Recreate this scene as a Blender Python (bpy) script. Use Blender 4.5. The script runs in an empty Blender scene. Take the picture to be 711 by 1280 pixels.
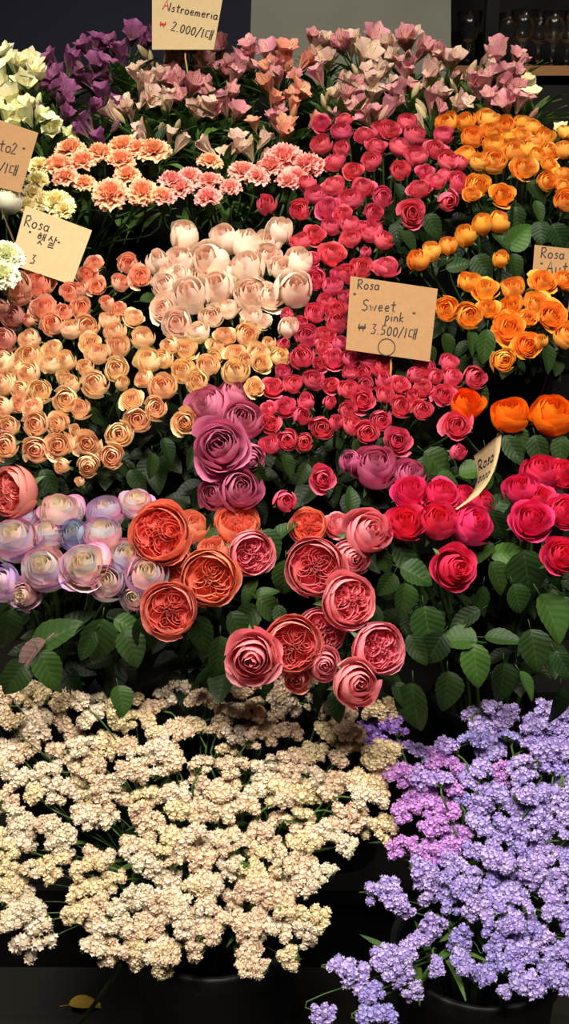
import bpy, math, random
from mathutils import Vector, Quaternion, Matrix
from math import sin, cos, pi, sqrt, radians, floor

sc = bpy.context.scene
COL = sc.collection
# ------------------------------------------------------------------ camera, world, lights, exposure
F = 1372.0                      # focal length in pixels of a 1280 px tall frame
TH = radians(20)
CAM = Vector((0, 0, 1.307))
FW = Vector((0, cos(TH), -sin(TH)))
UP = Vector((0, sin(TH), cos(TH)))
RT = Vector((1, 0, 0))
cd = bpy.data.cameras.new('camera')
cam = bpy.data.objects.new('camera', cd)
COL.objects.link(cam)
cam.location = CAM
cam.rotation_euler = (pi / 2 - TH, 0, 0)
cd.sensor_fit = 'VERTICAL'
cd.sensor_height = 36
cd.lens = F / 1280 * 36
cd.clip_start = 0.02
sc.camera = cam

w = bpy.data.worlds.new('world')
sc.world = w
w.use_nodes = True
bg = w.node_tree.nodes['Background']
bg.inputs[0].default_value = (0.75, 0.72, 0.85, 1)
bg.inputs[1].default_value = 0.035

def area(name, loc, target, size, watts, col):
    l = bpy.data.lights.new(name, 'AREA')
    l.shape = 'DISK'
    l.size = size
    l.energy = watts
    l.color = col
    l.spread = radians(110)
    o = bpy.data.objects.new(name, l)
    COL.objects.link(o)
    o.location = loc
    d = Vector(target) - Vector(loc)
    o.rotation_euler = d.to_track_quat('-Z', 'Y').to_euler()
    return o
WARM = (1.0, 0.92, 0.8)
area('ceiling_spot', (-0.7, 0.75, 2.6), (-0.2, 1.55, 0.85), 0.5, 44, WARM)
area('ceiling_spot', (0.65, 0.7, 2.6), (0.25, 1.55, 0.85), 0.5, 42, WARM)
area('ceiling_spot', (-0.05, 0.2, 2.5), (0.0, 1.25, 0.5), 0.6, 30, (1.0, 0.93, 0.83))
sc.view_settings.view_transform = 'Standard'
sc.view_settings.look = 'None'
sc.view_settings.gamma = 1.0
sc.view_settings.use_curve_mapping = False
sc.view_settings.exposure = -1.3

def lerp(a, b, t): return a + (b - a) * t
def at(x, y, z): return CAM + FW * z + UP * ((640 - y) / F * z) + RT * ((x - 355.5) / F * z)
PROF = [(0, 2.12), (40, 2.05), (180, 1.87), (270, 1.75), (430, 1.63), (600, 1.50), (860, 1.36), (1280, 1.2)]
def zrow(y):
    for (a, za), (b, zb) in zip(PROF, PROF[1:]):
        if y <= b: return lerp(za, zb, (y - a) / (b - a))
    return PROF[-1][1]
def zstat(y): return lerp(1.49, 1.27, (y - 850) / 390)
def srgb(r, g, b):
    f = lambda c: (c / 255 / 12.92) if c / 255 <= 0.04045 else ((c / 255 + 0.055) / 1.055) ** 2.4
    return (f(r), f(g), f(b), 1.0)

# ------------------------------------------------------------------ materials
def new_mat(name):
    m = bpy.data.materials.new(name)
    m.use_nodes = True
    nt = m.node_tree
    return m, nt, nt.nodes['Principled BSDF']
def N(nt, t, **kw):
    n = nt.nodes.new(t)
    for k, v in kw.items(): setattr(n, k, v)
    return n
def math_n(nt, op, a, b=None, clamp=False):
    n = N(nt, 'ShaderNodeMath', operation=op, use_clamp=clamp)
    for i, s in enumerate((a, b)):
        if s is None: continue
        if isinstance(s, (int, float)): n.inputs[i].default_value = s
        else: nt.links.new(s, n.inputs[i])
    return n.outputs[0]
def mix_c(nt, fac, a, b, blend='MIX'):
    n = N(nt, 'ShaderNodeMix', data_type='RGBA', blend_type=blend)
    for s, v in ((n.inputs[0], fac), (n.inputs[6], a), (n.inputs[7], b)):
        if isinstance(v, (int, float)): s.default_value = v
        elif isinstance(v, tuple): s.default_value = v
        else: nt.links.new(v, s)
    return n.outputs[2]
def solid(name, col, rough=0.6, noise=0.0, nscale=40, spec=0.3, bump=0.0):
    m, nt, p = new_mat(name)
    p.inputs['Roughness'].default_value = rough
    p.inputs['Specular IOR Level'].default_value = spec
    p.inputs['Base Color'].default_value = col
    if noise or bump:
        tc = N(nt, 'ShaderNodeTexCoord')
        nz = N(nt, 'ShaderNodeTexNoise')
        nz.inputs['Scale'].default_value = nscale
        nz.inputs['Detail'].default_value = 6
        nt.links.new(tc.outputs['Object'], nz.inputs['Vector'])
        dark = tuple(c * (1 - noise) for c in col[:3]) + (1,)
        lite = tuple(min(1, c * (1 + noise)) for c in col[:3]) + (1,)
        nt.links.new(mix_c(nt, nz.outputs['Fac'], dark, lite), p.inputs['Base Color'])
        if bump:
            b = N(nt, 'ShaderNodeBump')
            b.inputs['Strength'].default_value = bump
            b.inputs['Distance'].default_value = 0.004
            nt.links.new(nz.outputs['Fac'], b.inputs['Height'])
            nt.links.new(b.outputs[0], p.inputs['Normal'])
    return m
def finish(nt, p, col, trans, rough=0.5, spec=0.25):
    nt.links.new(col, p.inputs['Base Color'])
    p.inputs['Roughness'].default_value = rough
    p.inputs['Specular IOR Level'].default_value = spec
    tr = N(nt, 'ShaderNodeBsdfTranslucent')
    nt.links.new(col, tr.inputs['Color'])
    mx = N(nt, 'ShaderNodeMixShader')
    mx.inputs[0].default_value = trans
    nt.links.new(p.outputs[0], mx.inputs[1])
    nt.links.new(tr.outputs[0], mx.inputs[2])
    nt.links.new(mx.outputs[0], nt.nodes['Material Output'].inputs[0])
def pet_attr(nt):
    a = N(nt, 'ShaderNodeAttribute', attribute_name='pet')
    s = N(nt, 'ShaderNodeSeparateColor')
    nt.links.new(a.outputs['Color'], s.inputs[0])
    return s.outputs[0], s.outputs[1], s.outputs[2], a.outputs['Alpha']     # v (base-tip), layer, random, u
def petal(name, inner, outer, tip=None, tipf=0.6, base=None, basef=0.5, trans=0.22, multi=None, streak=None, rough=0.5, tpow=3.0):
    """petal colour: ramps from heart to guard petals, base to tip; every flower's own tint multiplies it"""
    m, nt, p = new_mat(name)
    v, t, r, u = pet_attr(nt)
    c = mix_c(nt, t, inner, outer)
    if base:
        c = mix_c(nt, math_n(nt, 'MULTIPLY', math_n(nt, 'POWER', math_n(nt, 'SUBTRACT', 1.0, v, True), 1.6), basef), c, base)
    if multi:
        rp = N(nt, 'ShaderNodeValToRGB')
        el = rp.color_ramp.elements
        el[0].position = 0; el[0].color = multi[0]
        el[1].position = 1; el[1].color = multi[-1]
        for i, mc in enumerate(multi[1:-1]):
            e = el.new((i + 1) / (len(multi) - 1)); e.color = mc
        nt.links.new(r, rp.inputs[0])
        tip = rp.outputs[0]
    if tip:
        c = mix_c(nt, math_n(nt, 'MULTIPLY', math_n(nt, 'POWER', v, tpow) if not multi else math_n(nt, 'MULTIPLY', math_n(nt, 'POWER', v, tpow), math_n(nt, 'ADD', math_n(nt, 'MULTIPLY', t, 0.8), 0.16)), tipf), c, tip)
    if streak:
        wv = N(nt, 'ShaderNodeTexNoise'); wv.inputs['Scale'].default_value = 1.0
        cb = N(nt, 'ShaderNodeCombineXYZ')
        nt.links.new(math_n(nt, 'MULTIPLY', u, 26.0), cb.inputs[0])
        nt.links.new(math_n(nt, 'MULTIPLY', v, 5.0), cb.inputs[1])
        nt.links.new(r, cb.inputs[2])
        nt.links.new(cb.outputs[0], wv.inputs['Vector'])
        f = math_n(nt, 'MULTIPLY', math_n(nt, 'GREATER_THAN', wv.outputs['Fac'], 0.58), math_n(nt, 'SUBTRACT', 1.0, t, True))
        c = mix_c(nt, f, c, streak)
    k = math_n(nt, 'ADD', math_n(nt, 'MULTIPLY', r, 0.16), 0.9)
    oi = N(nt, 'ShaderNodeObjectInfo')
    c = mix_c(nt, 1.0, c, oi.outputs['Color'], 'MULTIPLY')
    hs = N(nt, 'ShaderNodeHueSaturation')
    nt.links.new(c, hs.inputs['Color'])
    nt.links.new(k, hs.inputs['Value'])
    nt.links.new(math_n(nt, 'ADD', math_n(nt, 'MULTIPLY', oi.outputs['Random'], 0.016), 0.492), hs.inputs['Hue'])
    finish(nt, p, hs.outputs[0], trans, rough)
    return m
M = {}
M['coral'] = petal('coral_pink_petal', srgb(224, 46, 78), srgb(236, 92, 120), tip=srgb(244, 132, 150), tipf=0.6)
M['amber'] = petal('amber_petal', srgb(253, 152, 30), srgb(255, 180, 60), tip=srgb(255, 208, 116), tipf=0.55)
M['deep_orange'] = petal('deep_orange_petal', srgb(250, 95, 5), srgb(252, 125, 15), tip=srgb(255, 150, 40), tipf=0.4)
M['peach'] = petal('peach_petal', srgb(248, 188, 146), srgb(250, 222, 174), tip=srgb(252, 230, 192), tipf=0.5)
M['peach_coral'] = petal('apricot_petal', srgb(248, 136, 84), srgb(250, 202, 168), tip=srgb(252, 216, 194), tipf=0.5)
M['dusky'] = petal('dusky_pink_petal', srgb(224, 132, 118), srgb(216, 156, 142), tip=srgb(228, 178, 164), tipf=0.5)
M['blush'] = petal('blush_petal', srgb(252, 206, 186), srgb(253, 235, 216), tip=srgb(253, 240, 224), tipf=0.5)
M['mauve'] = petal('mauve_petal', srgb(212, 124, 150), srgb(208, 98, 142), tip=srgb(226, 148, 178), tipf=0.55)
M['hot'] = petal('hot_pink_petal', srgb(246, 24, 74), srgb(218, 56, 120), tip=srgb(250, 78, 118), tipf=0.55)
M['rainbow'] = petal('rainbow_petal', srgb(255, 244, 204), srgb(250, 238, 224), tipf=1.0, base=srgb(252, 246, 228), basef=0.6, tpow=2.6,
                     multi=[srgb(150, 104, 200), srgb(220, 96, 172), srgb(244, 200, 214), srgb(120, 146, 214), srgb(196, 110, 200), srgb(240, 110, 160), srgb(206, 150, 214)])
M['garden'] = petal('coral_garden_petal', srgb(238, 104, 104), srgb(248, 148, 140), tip=srgb(252, 186, 168), tipf=0.6)
M['garden_orange'] = petal('orange_garden_petal', srgb(242, 122, 108), srgb(251, 158, 122), tip=srgb(252, 188, 152), tipf=0.6)
M['garden_pink'] = petal('pink_garden_petal', srgb(238, 108, 124), srgb(245, 144, 158), tip=srgb(250, 184, 188), tipf=0.6)
M['carn'] = petal('salmon_carnation_petal', srgb(253, 172, 120), srgb(253, 200, 158), tip=srgb(253, 210, 178), tipf=0.4)
M['carn_pink'] = petal('pink_carnation_petal', srgb(246, 154, 138), srgb(248, 180, 166), tip=srgb(250, 196, 184), tipf=0.4)
M['carn_cream'] = petal('cream_carnation_petal', srgb(246, 226, 140), srgb(248, 232, 168), tip=srgb(250, 240, 200), tipf=0.6)
M['white'] = petal('green_white_petal', srgb(236, 238, 190), srgb(246, 244, 222), base=srgb(190, 210, 120), basef=0.6)
ab = srgb(214, 206, 150)
M['al_purple'] = petal('purple_lily_petal', srgb(140, 62, 112), srgb(116, 50, 104), tip=srgb(168, 100, 148), tipf=.8, base=ab, basef=0.35, streak=srgb(60, 10, 40), trans=0.2)
M['al_pink'] = petal('pink_lily_petal', srgb(222, 160, 150), srgb(212, 124, 146), tip=srgb(228, 170, 176), base=ab, basef=0.5, streak=srgb(110, 30, 40), trans=0.2)
M['al_coral'] = petal('coral_lily_petal', srgb(226, 168, 126), srgb(226, 128, 110), tip=srgb(234, 164, 140), base=ab, basef=0.5, streak=srgb(110, 30, 30), trans=0.2)
M['al_pale'] = petal('pale_lily_petal', srgb(226, 200, 166), srgb(216, 170, 160), tip=srgb(230, 200, 186), base=ab, basef=0.5, streak=srgb(110, 40, 40), trans=0.2)
M['al_cream'] = petal('cream_lily_petal', srgb(246, 238, 170), srgb(250, 246, 204), tip=srgb(252, 250, 226), base=srgb(200, 206, 110), basef=0.5, trans=0.2)
M['st_white'] = petal('cream_statice_calyx', srgb(240, 220, 180), srgb(244, 228, 206), tip=srgb(250, 240, 226), tipf=0.6, trans=0.25, rough=0.8)
M['st_purple'] = petal('lilac_statice_calyx', srgb(168, 140, 226), srgb(178, 158, 228), tip=srgb(216, 204, 244), tipf=0.75, trans=0.25, rough=0.8)

def leaf_mat(name, a, b, vein, rough=0.42):
    m, nt, p = new_mat(name)
    v, t, r, u = pet_attr(nt)
    oi = N(nt, 'ShaderNodeObjectInfo')
    c = mix_c(nt, oi.outputs['Random'], a, b)
    ed = math_n(nt, 'ABSOLUTE', math_n(nt, 'SUBTRACT', math_n(nt, 'MULTIPLY', u, 2.0), 1.0))
    mid = math_n(nt, 'SUBTRACT', 1.0, math_n(nt, 'MULTIPLY', ed, 14.0), True)
    sv = math_n(nt, 'SINE', math_n(nt, 'MULTIPLY', math_n(nt, 'SUBTRACT', v, math_n(nt, 'MULTIPLY', ed, 0.22)), 46.0))
    side = math_n(nt, 'MULTIPLY', math_n(nt, 'GREATER_THAN', sv, 0.86), 0.35)
    c = mix_c(nt, math_n(nt, 'MULTIPLY', math_n(nt, 'MAXIMUM', mid, side), 0.4), c, vein)
    c = mix_c(nt, 1.0, c, oi.outputs['Color'], 'MULTIPLY')
    bp = N(nt, 'ShaderNodeBump')
    bp.inputs['Strength'].default_value = 0.12
    bp.inputs['Distance'].default_value = 0.002
    nt.links.new(sv, bp.inputs['Height'])
    nt.links.new(bp.outputs[0], p.inputs['Normal'])
    finish(nt, p, c, 0.14, 0.5, 0.22)
    return m
M['leaf'] = leaf_mat('rose_leaf', srgb(25, 46, 20), srgb(46, 70, 28), srgb(72, 94, 46))
M['leaf_thin'] = leaf_mat('lily_leaf', srgb(48, 78, 34), srgb(84, 112, 48), srgb(120, 150, 80))
M['stem'] = solid('green_stem', srgb(62, 92, 44), 0.55, 0.3, 60)
M['calyx'] = solid('green_calyx', srgb(66, 92, 42), 0.55, 0.25, 50)
M['bract'] = solid('statice_bract', srgb(78, 104, 44), 0.7, 0.3, 60)
M['plastic'] = solid('black_plastic', srgb(26, 25, 27), 0.5, 0.15, 20, 0.35)
M['stand'] = solid('black_stained_wood', srgb(17, 15, 14), 0.75, 0.4, 12, 0.2)
M['kraft'] = solid('kraft_card', srgb(146, 112, 78), 0.85, 0.12, 120, 0.15, 0.1)
M['kraft_pale'] = solid('pale_kraft_card', srgb(174, 152, 114), 0.85, 0.1, 120, 0.15, 0.1)
M['ink'] = solid('black_ink', srgb(24, 20, 20), 0.7)
M['red_ink'] = solid('red_ink', srgb(150, 40, 36), 0.7)
M['pick'] = solid('bamboo_pick', srgb(176, 140, 90), 0.7, 0.2, 30)
M['yellow_leaf'] = solid('yellowed_leaf', srgb(176, 140, 50), 0.8, 0.2, 40)

# ------------------------------------------------------------------ mesh helpers
class MB:
    def __init__(s): s.v = []; s.f = []; s.a = []
    def vert(s, co, a=(0, 0, 0, 0)):
        s.v.append(tuple(co)); s.a.append(a); return len(s.v) - 1
    def grid(s, rows):                         # rows of vertex indices
        for r0, r1 in zip(rows, rows[1:]):
            for i in range(len(r0) - 1): s.f.append((r0[i], r0[i + 1], r1[i + 1], r1[i]))
    def ring_tube(s, pts, rad, n=6, cap=True, flat=1.0):
        pts = [Vector(p) for p in pts]
        rad = rad if isinstance(rad, (list, tuple)) else [rad] * len(pts)
        rings = []
        side = None
        for i, p in enumerate(pts):
            d = (pts[min(i + 1, len(pts) - 1)] - pts[max(i - 1, 0)])
            d = d.normalized() if d.length > 1e-9 else Vector((0, 0, 1))
            if side is None:
                side = d.cross(Vector((0.31, 0.87, 0.21))).normalized()
            side = (side - d * side.dot(d)).normalized()
            b = d.cross(side)
            rings.append([s.vert(p + (side * cos(2 * pi * k / n) + b * sin(2 * pi * k / n) * flat) * rad[i], (i / max(1, len(pts) - 1), 0.5, 0.5, 0.5)) for k in range(n)])
        for r0, r1 in zip(rings, rings[1:]):
            for k in range(n): s.f.append((r0[k], r0[(k + 1) % n], r1[(k + 1) % n], r1[k]))
        if cap:
            s.f.append(tuple(reversed(rings[0]))); s.f.append(tuple(rings[-1]))
    def lathe(s, prof, n=24, cap0=False, cap1=False):
        rings = [[s.vert((r * cos(2 * pi * k / n), r * sin(2 * pi * k / n), z), (i / (len(prof) - 1), 0.5, 0.5, k / n)) for k in range(n)] for i, (r, z) in enumerate(prof)]
        for r0, r1 in zip(rings, rings[1:]):
            for k in range(n): s.f.append((r0[k], r0[(k + 1) % n], r1[(k + 1) % n], r1[k]))
        if cap0: s.f.append(tuple(reversed(rings[0])))
        if cap1: s.f.append(tuple(rings[-1]))
    def box(s, lo, hi):
        (x0, y0, z0), (x1, y1, z1) = lo, hi
        i = [s.vert(c) for c in ((x0, y0, z0), (x1, y0, z0), (x1, y1, z0), (x0, y1, z0), (x0, y0, z1), (x1, y0, z1), (x1, y1, z1), (x0, y1, z1))]
        for q in ((3, 2, 1, 0), (4, 5, 6, 7), (0, 1, 5, 4), (1, 2, 6, 5), (2, 3, 7, 6), (3, 0, 4, 7)): s.f.append(tuple(i[k] for k in q))
    def unit(s, q=0.99):
        r = sorted(sqrt(x * x + y * y) for x, y, z in s.v)[int(len(s.v) * q)]
        k = 0.5 / r
        s.v = [(x * k, y * k, z * (0.5 + 0.5 * k)) for x, y, z in s.v]
        return s
    def mesh(s, name, mat, smooth=True, thick=None):
        me = bpy.data.meshes.new(name)
        me.from_pydata(s.v, [], s.f)
        at_ = me.attributes.new('pet', 'FLOAT_COLOR', 'POINT')
        at_.data.foreach_set('color', [c for a in s.a for c in a])
        if smooth: me.polygons.foreach_set('use_smooth', [True] * len(me.polygons))
        me.materials.append(mat)
        me.update()
        return me
def put(name, me, parent=None, loc=(0, 0, 0), rot=None, scale=1.0, tint=None):
    o = bpy.data.objects.new(name, me)
    COL.objects.link(o)
    if parent:
        o.parent = parent
        o.location = Vector(loc) - parent.location
    else: o.location = loc
    if rot is not None:
        o.rotation_mode = 'QUATERNION'; o.rotation_quaternion = rot
    o.scale = (scale,) * 3 if isinstance(scale, (int, float)) else scale
    if tint: o.color = (*tint, 1)
    return o
def empty(name, loc):
    o = bpy.data.objects.new(name, None)
    o.empty_display_size = 0.02
    COL.objects.link(o); o.location = loc
    return o
def tag(o, label, cat, group=None):
    o['label'] = label; o['category'] = cat
    if group: o['group'] = group
    return o
def axis_quat(ax, spin):
    return Vector((0, 0, 1)).rotation_difference(Vector(ax).normalized()) @ Quaternion((0, 0, 1), spin)

# ------------------------------------------------------------------ flower meshes (unit diameter, base at origin, facing +z)
def rose_mb(seed, n, op, cup=0.0, nu=6, nv=6, wav=0.012, rmax=0.5, hgt=0.4):
    rnd = random.Random(seed); b = MB()
    for k in range(n):
        t = k / (n - 1)
        az = k * 2.39996 + rnd.uniform(-.2, .2)
        R = lerp(0.05, rmax, t ** 0.78) * rnd.uniform(.95, 1.05)
        hw = lerp(1.75, 0.95, t ** 0.7) * rnd.uniform(.9, 1.1)
        te = lerp(1.0, lerp(0.85, -0.15, op), t ** 1.3) + rnd.uniform(-.13, .13)
        lip = op * lerp(0.02, 0.15, t) * rnd.uniform(.6, 1.3) + 0.012
        hs = 1 - cup * (1 - t) * 0.32
        ph = rnd.uniform(0, 6.28); rv = rnd.random(); ph2 = rnd.uniform(0, 6.28)
        rows = []
        for j in range(nv + 1):
            v = j / nv; row = []
            for i in range(nu + 1):
                u = -1 + 2 * i / nu
                ve = v * (1 - 0.13 * abs(u) ** 2.6 + 0.035 * sin(2.3 * u + ph2) * v)
                th = -1.4 + (te + 1.4) * ve
                r = R * cos(th) * (1 + 0.09 * u)
                z = 0.42 + hgt * sin(th) * hs - 0.42 * (1 - hs) * ve
                r += lip * ve ** 5 * (0.65 + 0.35 * cos(2.2 * u + ph)); z -= lip * 0.45 * ve ** 7
                r += wav * sin(4.2 * u + ph) * ve ** 3
                wv = 0.5 + 0.5 * sin(min(1.0, v * 1.15) * pi / 2)
                phi = az + u * hw * wv
                row.append(b.vert((r * cos(phi), r * sin(phi), z), (v, t, rv, (u + 1) / 2)))
            rows.append(row)
        b.grid(rows)
    return b.unit()
def garden_mb(seed, nq=5, op=0.35):
    """quartered old-fashioned rose: cupped guard petals and a packed, folded heart"""
    rnd = random.Random(seed)
    b = MB()
    n = 17                                      # guard petals, in three overlapping turns
    for k in range(n):
        t = k / (n - 1)
        az = k * 2.39996 + rnd.uniform(-.2, .2)
        R = lerp(0.40, 0.5, t)
        hw = rnd.uniform(.85, 1.05)
        te = lerp(0.55, lerp(0.45, -0.25, op), t ** 1.5) + rnd.uniform(-.14, .12)
        lip = rnd.uniform(0.0, 0.05) + 0.08 * op * t; rv = rnd.random(); ph = rnd.uniform(0, 6.28)
        rows = []
        for j in range(7):
            v = j / 6; row = []
            for i in range(8):
                u = -1 + 2 * i / 7
                ve = v * (1 - 0.12 * abs(u) ** 2.6 + 0.04 * sin(3 * u + ph) * v)
                th = -1.45 + (te + 1.45) * ve
                r = R * cos(th) * (1 + 0.05 * u) + lip * ve ** 5
                z = 0.40 + 0.42 * sin(th)
                r += 0.014 * sin(5 * u + ph) * ve ** 3
                wv = 0.5 + 0.5 * sin(min(1, v * 1.15) * pi / 2)
                phi = az + u * hw * wv
                row.append(b.vert((r * cos(phi), r * sin(phi), z), (v, 0.6 + 0.4 * t, rv, (u + 1) / 2)))
            rows.append(row)
        b.grid(rows)
    a0 = rnd.uniform(0, 6.28)
    c0 = b.vert((0, 0, 0.40), (0.1, 0.2, 0.5, 0.5))                    # the packed bed the folds rise from
    rg = [[b.vert((r * cos(2 * pi * k / 16), r * sin(2 * pi * k / 16), 0.40 - .1 * r), (0.1, 0.2, 0.5, 0.5)) for k in range(16)] for r in (.2, .4)]
    for k in range(16):
        b.f.append((c0, rg[0][k], rg[0][(k + 1) % 16])); b.f.append((rg[0][k], rg[1][k], rg[1][(k + 1) % 16], rg[0][(k + 1) % 16]))
    folds = []
    for q in range(nq):
        ac = a0 + 2 * pi * q / nq + rnd.uniform(-.25, .25); rc = rnd.uniform(.17, .23)
        for j in range(4): folds.append((rc * cos(ac), rc * sin(ac), .03 + .055 * j, ac + rnd.uniform(-.6, .6), rnd.uniform(2.0, 2.6), j))
    for j in range(3): folds.append((0, 0, .03 + .035 * j, rnd.uniform(0, 6.28), 2.2, j))
    for j in range(9): folds.append((0, 0, .33 + rnd.uniform(-.03, .06), j * 0.7 + rnd.uniform(-.2, .2), rnd.uniform(.5, .8), 3))
    for (cx, cy, rr0, mid, half, j) in folds:
        ph = rnd.uniform(0, 6.28); rv = rnd.random(); rows = [[], [], [], []]
        for i in range(15):
            s_ = -1 + i / 7
            an = mid + pi + half * s_ if (cx or cy) else mid + half * s_
            rr = rr0 * (1 + .12 * sin(3.5 * s_ + ph)) + .012 * sin(8 * s_ + 2 * ph)
            px, py = cx + rr * cos(an), cy + rr * sin(an)
            R_ = sqrt(px * px + py * py)
            top = .60 - .55 * R_ * R_ + .02 * sin(6 * s_ + ph) - .03 * (1 - j / 4)
            for m_, (f_, off) in enumerate(((0.0, 0.012), (0.5, 0.004), (0.85, 0.0), (1.0, -0.006))):
                zz = lerp(.36, top, f_) 
                rows[m_].append(b.vert((px - off * cos(an), py - off * sin(an), zz), ((0.1, 0.35, 0.62, 0.74)[m_], 0.15 + 0.45 * rv, rv, i / 14)))
        b.grid(rows)
    return b.unit()
def carnation_mb(seed):
    rnd = random.Random(seed); b = MB(); nl = 6
    for L in range(nl):
        t = L / (nl - 1)
        m_ = 5 if L < 2 else 7
        for k in range(m_):
            az = 2 * pi * k / m_ + L * 0.7 + rnd.uniform(-.25, .25)
            tilt = lerp(0.12, 1.32, t) + rnd.uniform(-.12, .12)
            ln = lerp(0.44, 0.5, t) * rnd.uniform(.88, 1.08)
            hw = lerp(0.2, 0.27, t) * rnd.uniform(.9, 1.2)
            ph = rnd.uniform(0, 6.28); rv = rnd.random(); rows = []; am = rnd.uniform(.045, .075)
            for j in range(6):
                v = j / 5; row = []
                for i in range(11):
                    u = -1 + i / 5
                    zig = (0.045 if i % 2 else -0.02) * (1 if j == 5 else 0)
                    l_ = ln * (v - 0.16 * abs(u) ** 2 * v) + zig
                    an = tilt * (0.35 + 0.65 * v ** 0.8)
                    r = l_ * sin(an) + 0.02
                    z = l_ * cos(an) + 0.24
                    f_ = am * sin(5.2 * u + ph) * v ** 2 + am * 0.5 * sin(9 * u + ph * 1.7) * v ** 3
                    r += f_ * cos(an); z -= f_ * sin(an)
                    y_ = hw * u * (0.18 + 0.82 * v ** 0.8)
                    row.append(b.vert((r * cos(az) - y_ * sin(az), r * sin(az) + y_ * cos(az), z), (v, t, rv, i / 10)))
                rows.append(row)
            b.grid(rows)
    return b
def lily_mb(seed, op=0.5, wide=1.0):
    """Peruvian lily: six spoon-shaped tepals in a funnel, the three inner narrower"""
    rnd = random.Random(seed); b = MB()
    for k in range(6):
        inner = k % 2
        az = k * pi / 3 + rnd.uniform(-.12, .12)
        ln = (1.0 if inner else 0.92) * rnd.uniform(.92, 1.05); hw = (0.15 if inner else 0.24) * wide * rnd.uniform(.9, 1.1)
        sp = lerp(0.2, 0.6, op) * rnd.uniform(.85, 1.2); cv = rnd.uniform(.45, .85) * op
        rv = rnd.random(); rows = []; ph = rnd.uniform(0, 6)
        r = 0.02; z = 0.0; pv = 0
        for j in range(9):
            v = j / 8
            an = sp * (0.35 + 0.5 * v) + cv * v ** 3
            r += ln * (v - pv) * sin(an); z += ln * (v - pv) * cos(an); pv = v
            wd = hw * (0.2 + 1.1 * max(0.0, sin(pi * v ** 1.7)) ** 0.75) * (1 if v < .99 else 0.5)
            row = []
            for i in range(5):
                u = -1 + i / 2
                rr = r - 0.1 * wd * u * u * 2 + 0.01 * sin(4 * u + ph + 5 * v)
                y_ = wd * u
                row.append(b.vert((rr * cos(az) - y_ * sin(az), rr * sin(az) + y_ * cos(az), z + 0.25 * wd * u * u), (v, 0.0 if inner else 1.0, rv, i / 4)))
            rows.append(row)
        b.grid(rows)
    for k in range(4):                          # stamens
        a = rnd.uniform(0, 6.28)
        b.ring_tube([(0, 0, 0.1), (0.05 * cos(a), 0.05 * sin(a), 0.4), (0.1 * cos(a), 0.1 * sin(a), 0.62)], 0.012, 4)
    return b
def bud_mb(seed):
    rnd = random.Random(seed); b = MB()
    prof = [(0.02, 0), (0.09, 0.1), (0.15, 0.3), (0.16, 0.48), (0.12, 0.7), (0.06, 0.88), (0.01, 0.95)]
    n = 12
    rings = []
    for i, (r, z) in enumerate(prof):
        rings.append([b.vert((r * (1 + 0.13 * cos(3 * 2 * pi * k / n + 2 * z)) * cos(2 * pi * k / n), r * (1 + 0.13 * cos(3 * 2 * pi * k / n + 2 * z)) * sin(2 * pi * k / n), z), (z, 0.8, 0.5, k / n)) for k in range(n)])
    for r0, r1 in zip(rings, rings[1:]):
        for k in range(n): b.f.append((r0[k], r0[(k + 1) % n], r1[(k + 1) % n], r1[k]))
    return b
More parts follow.
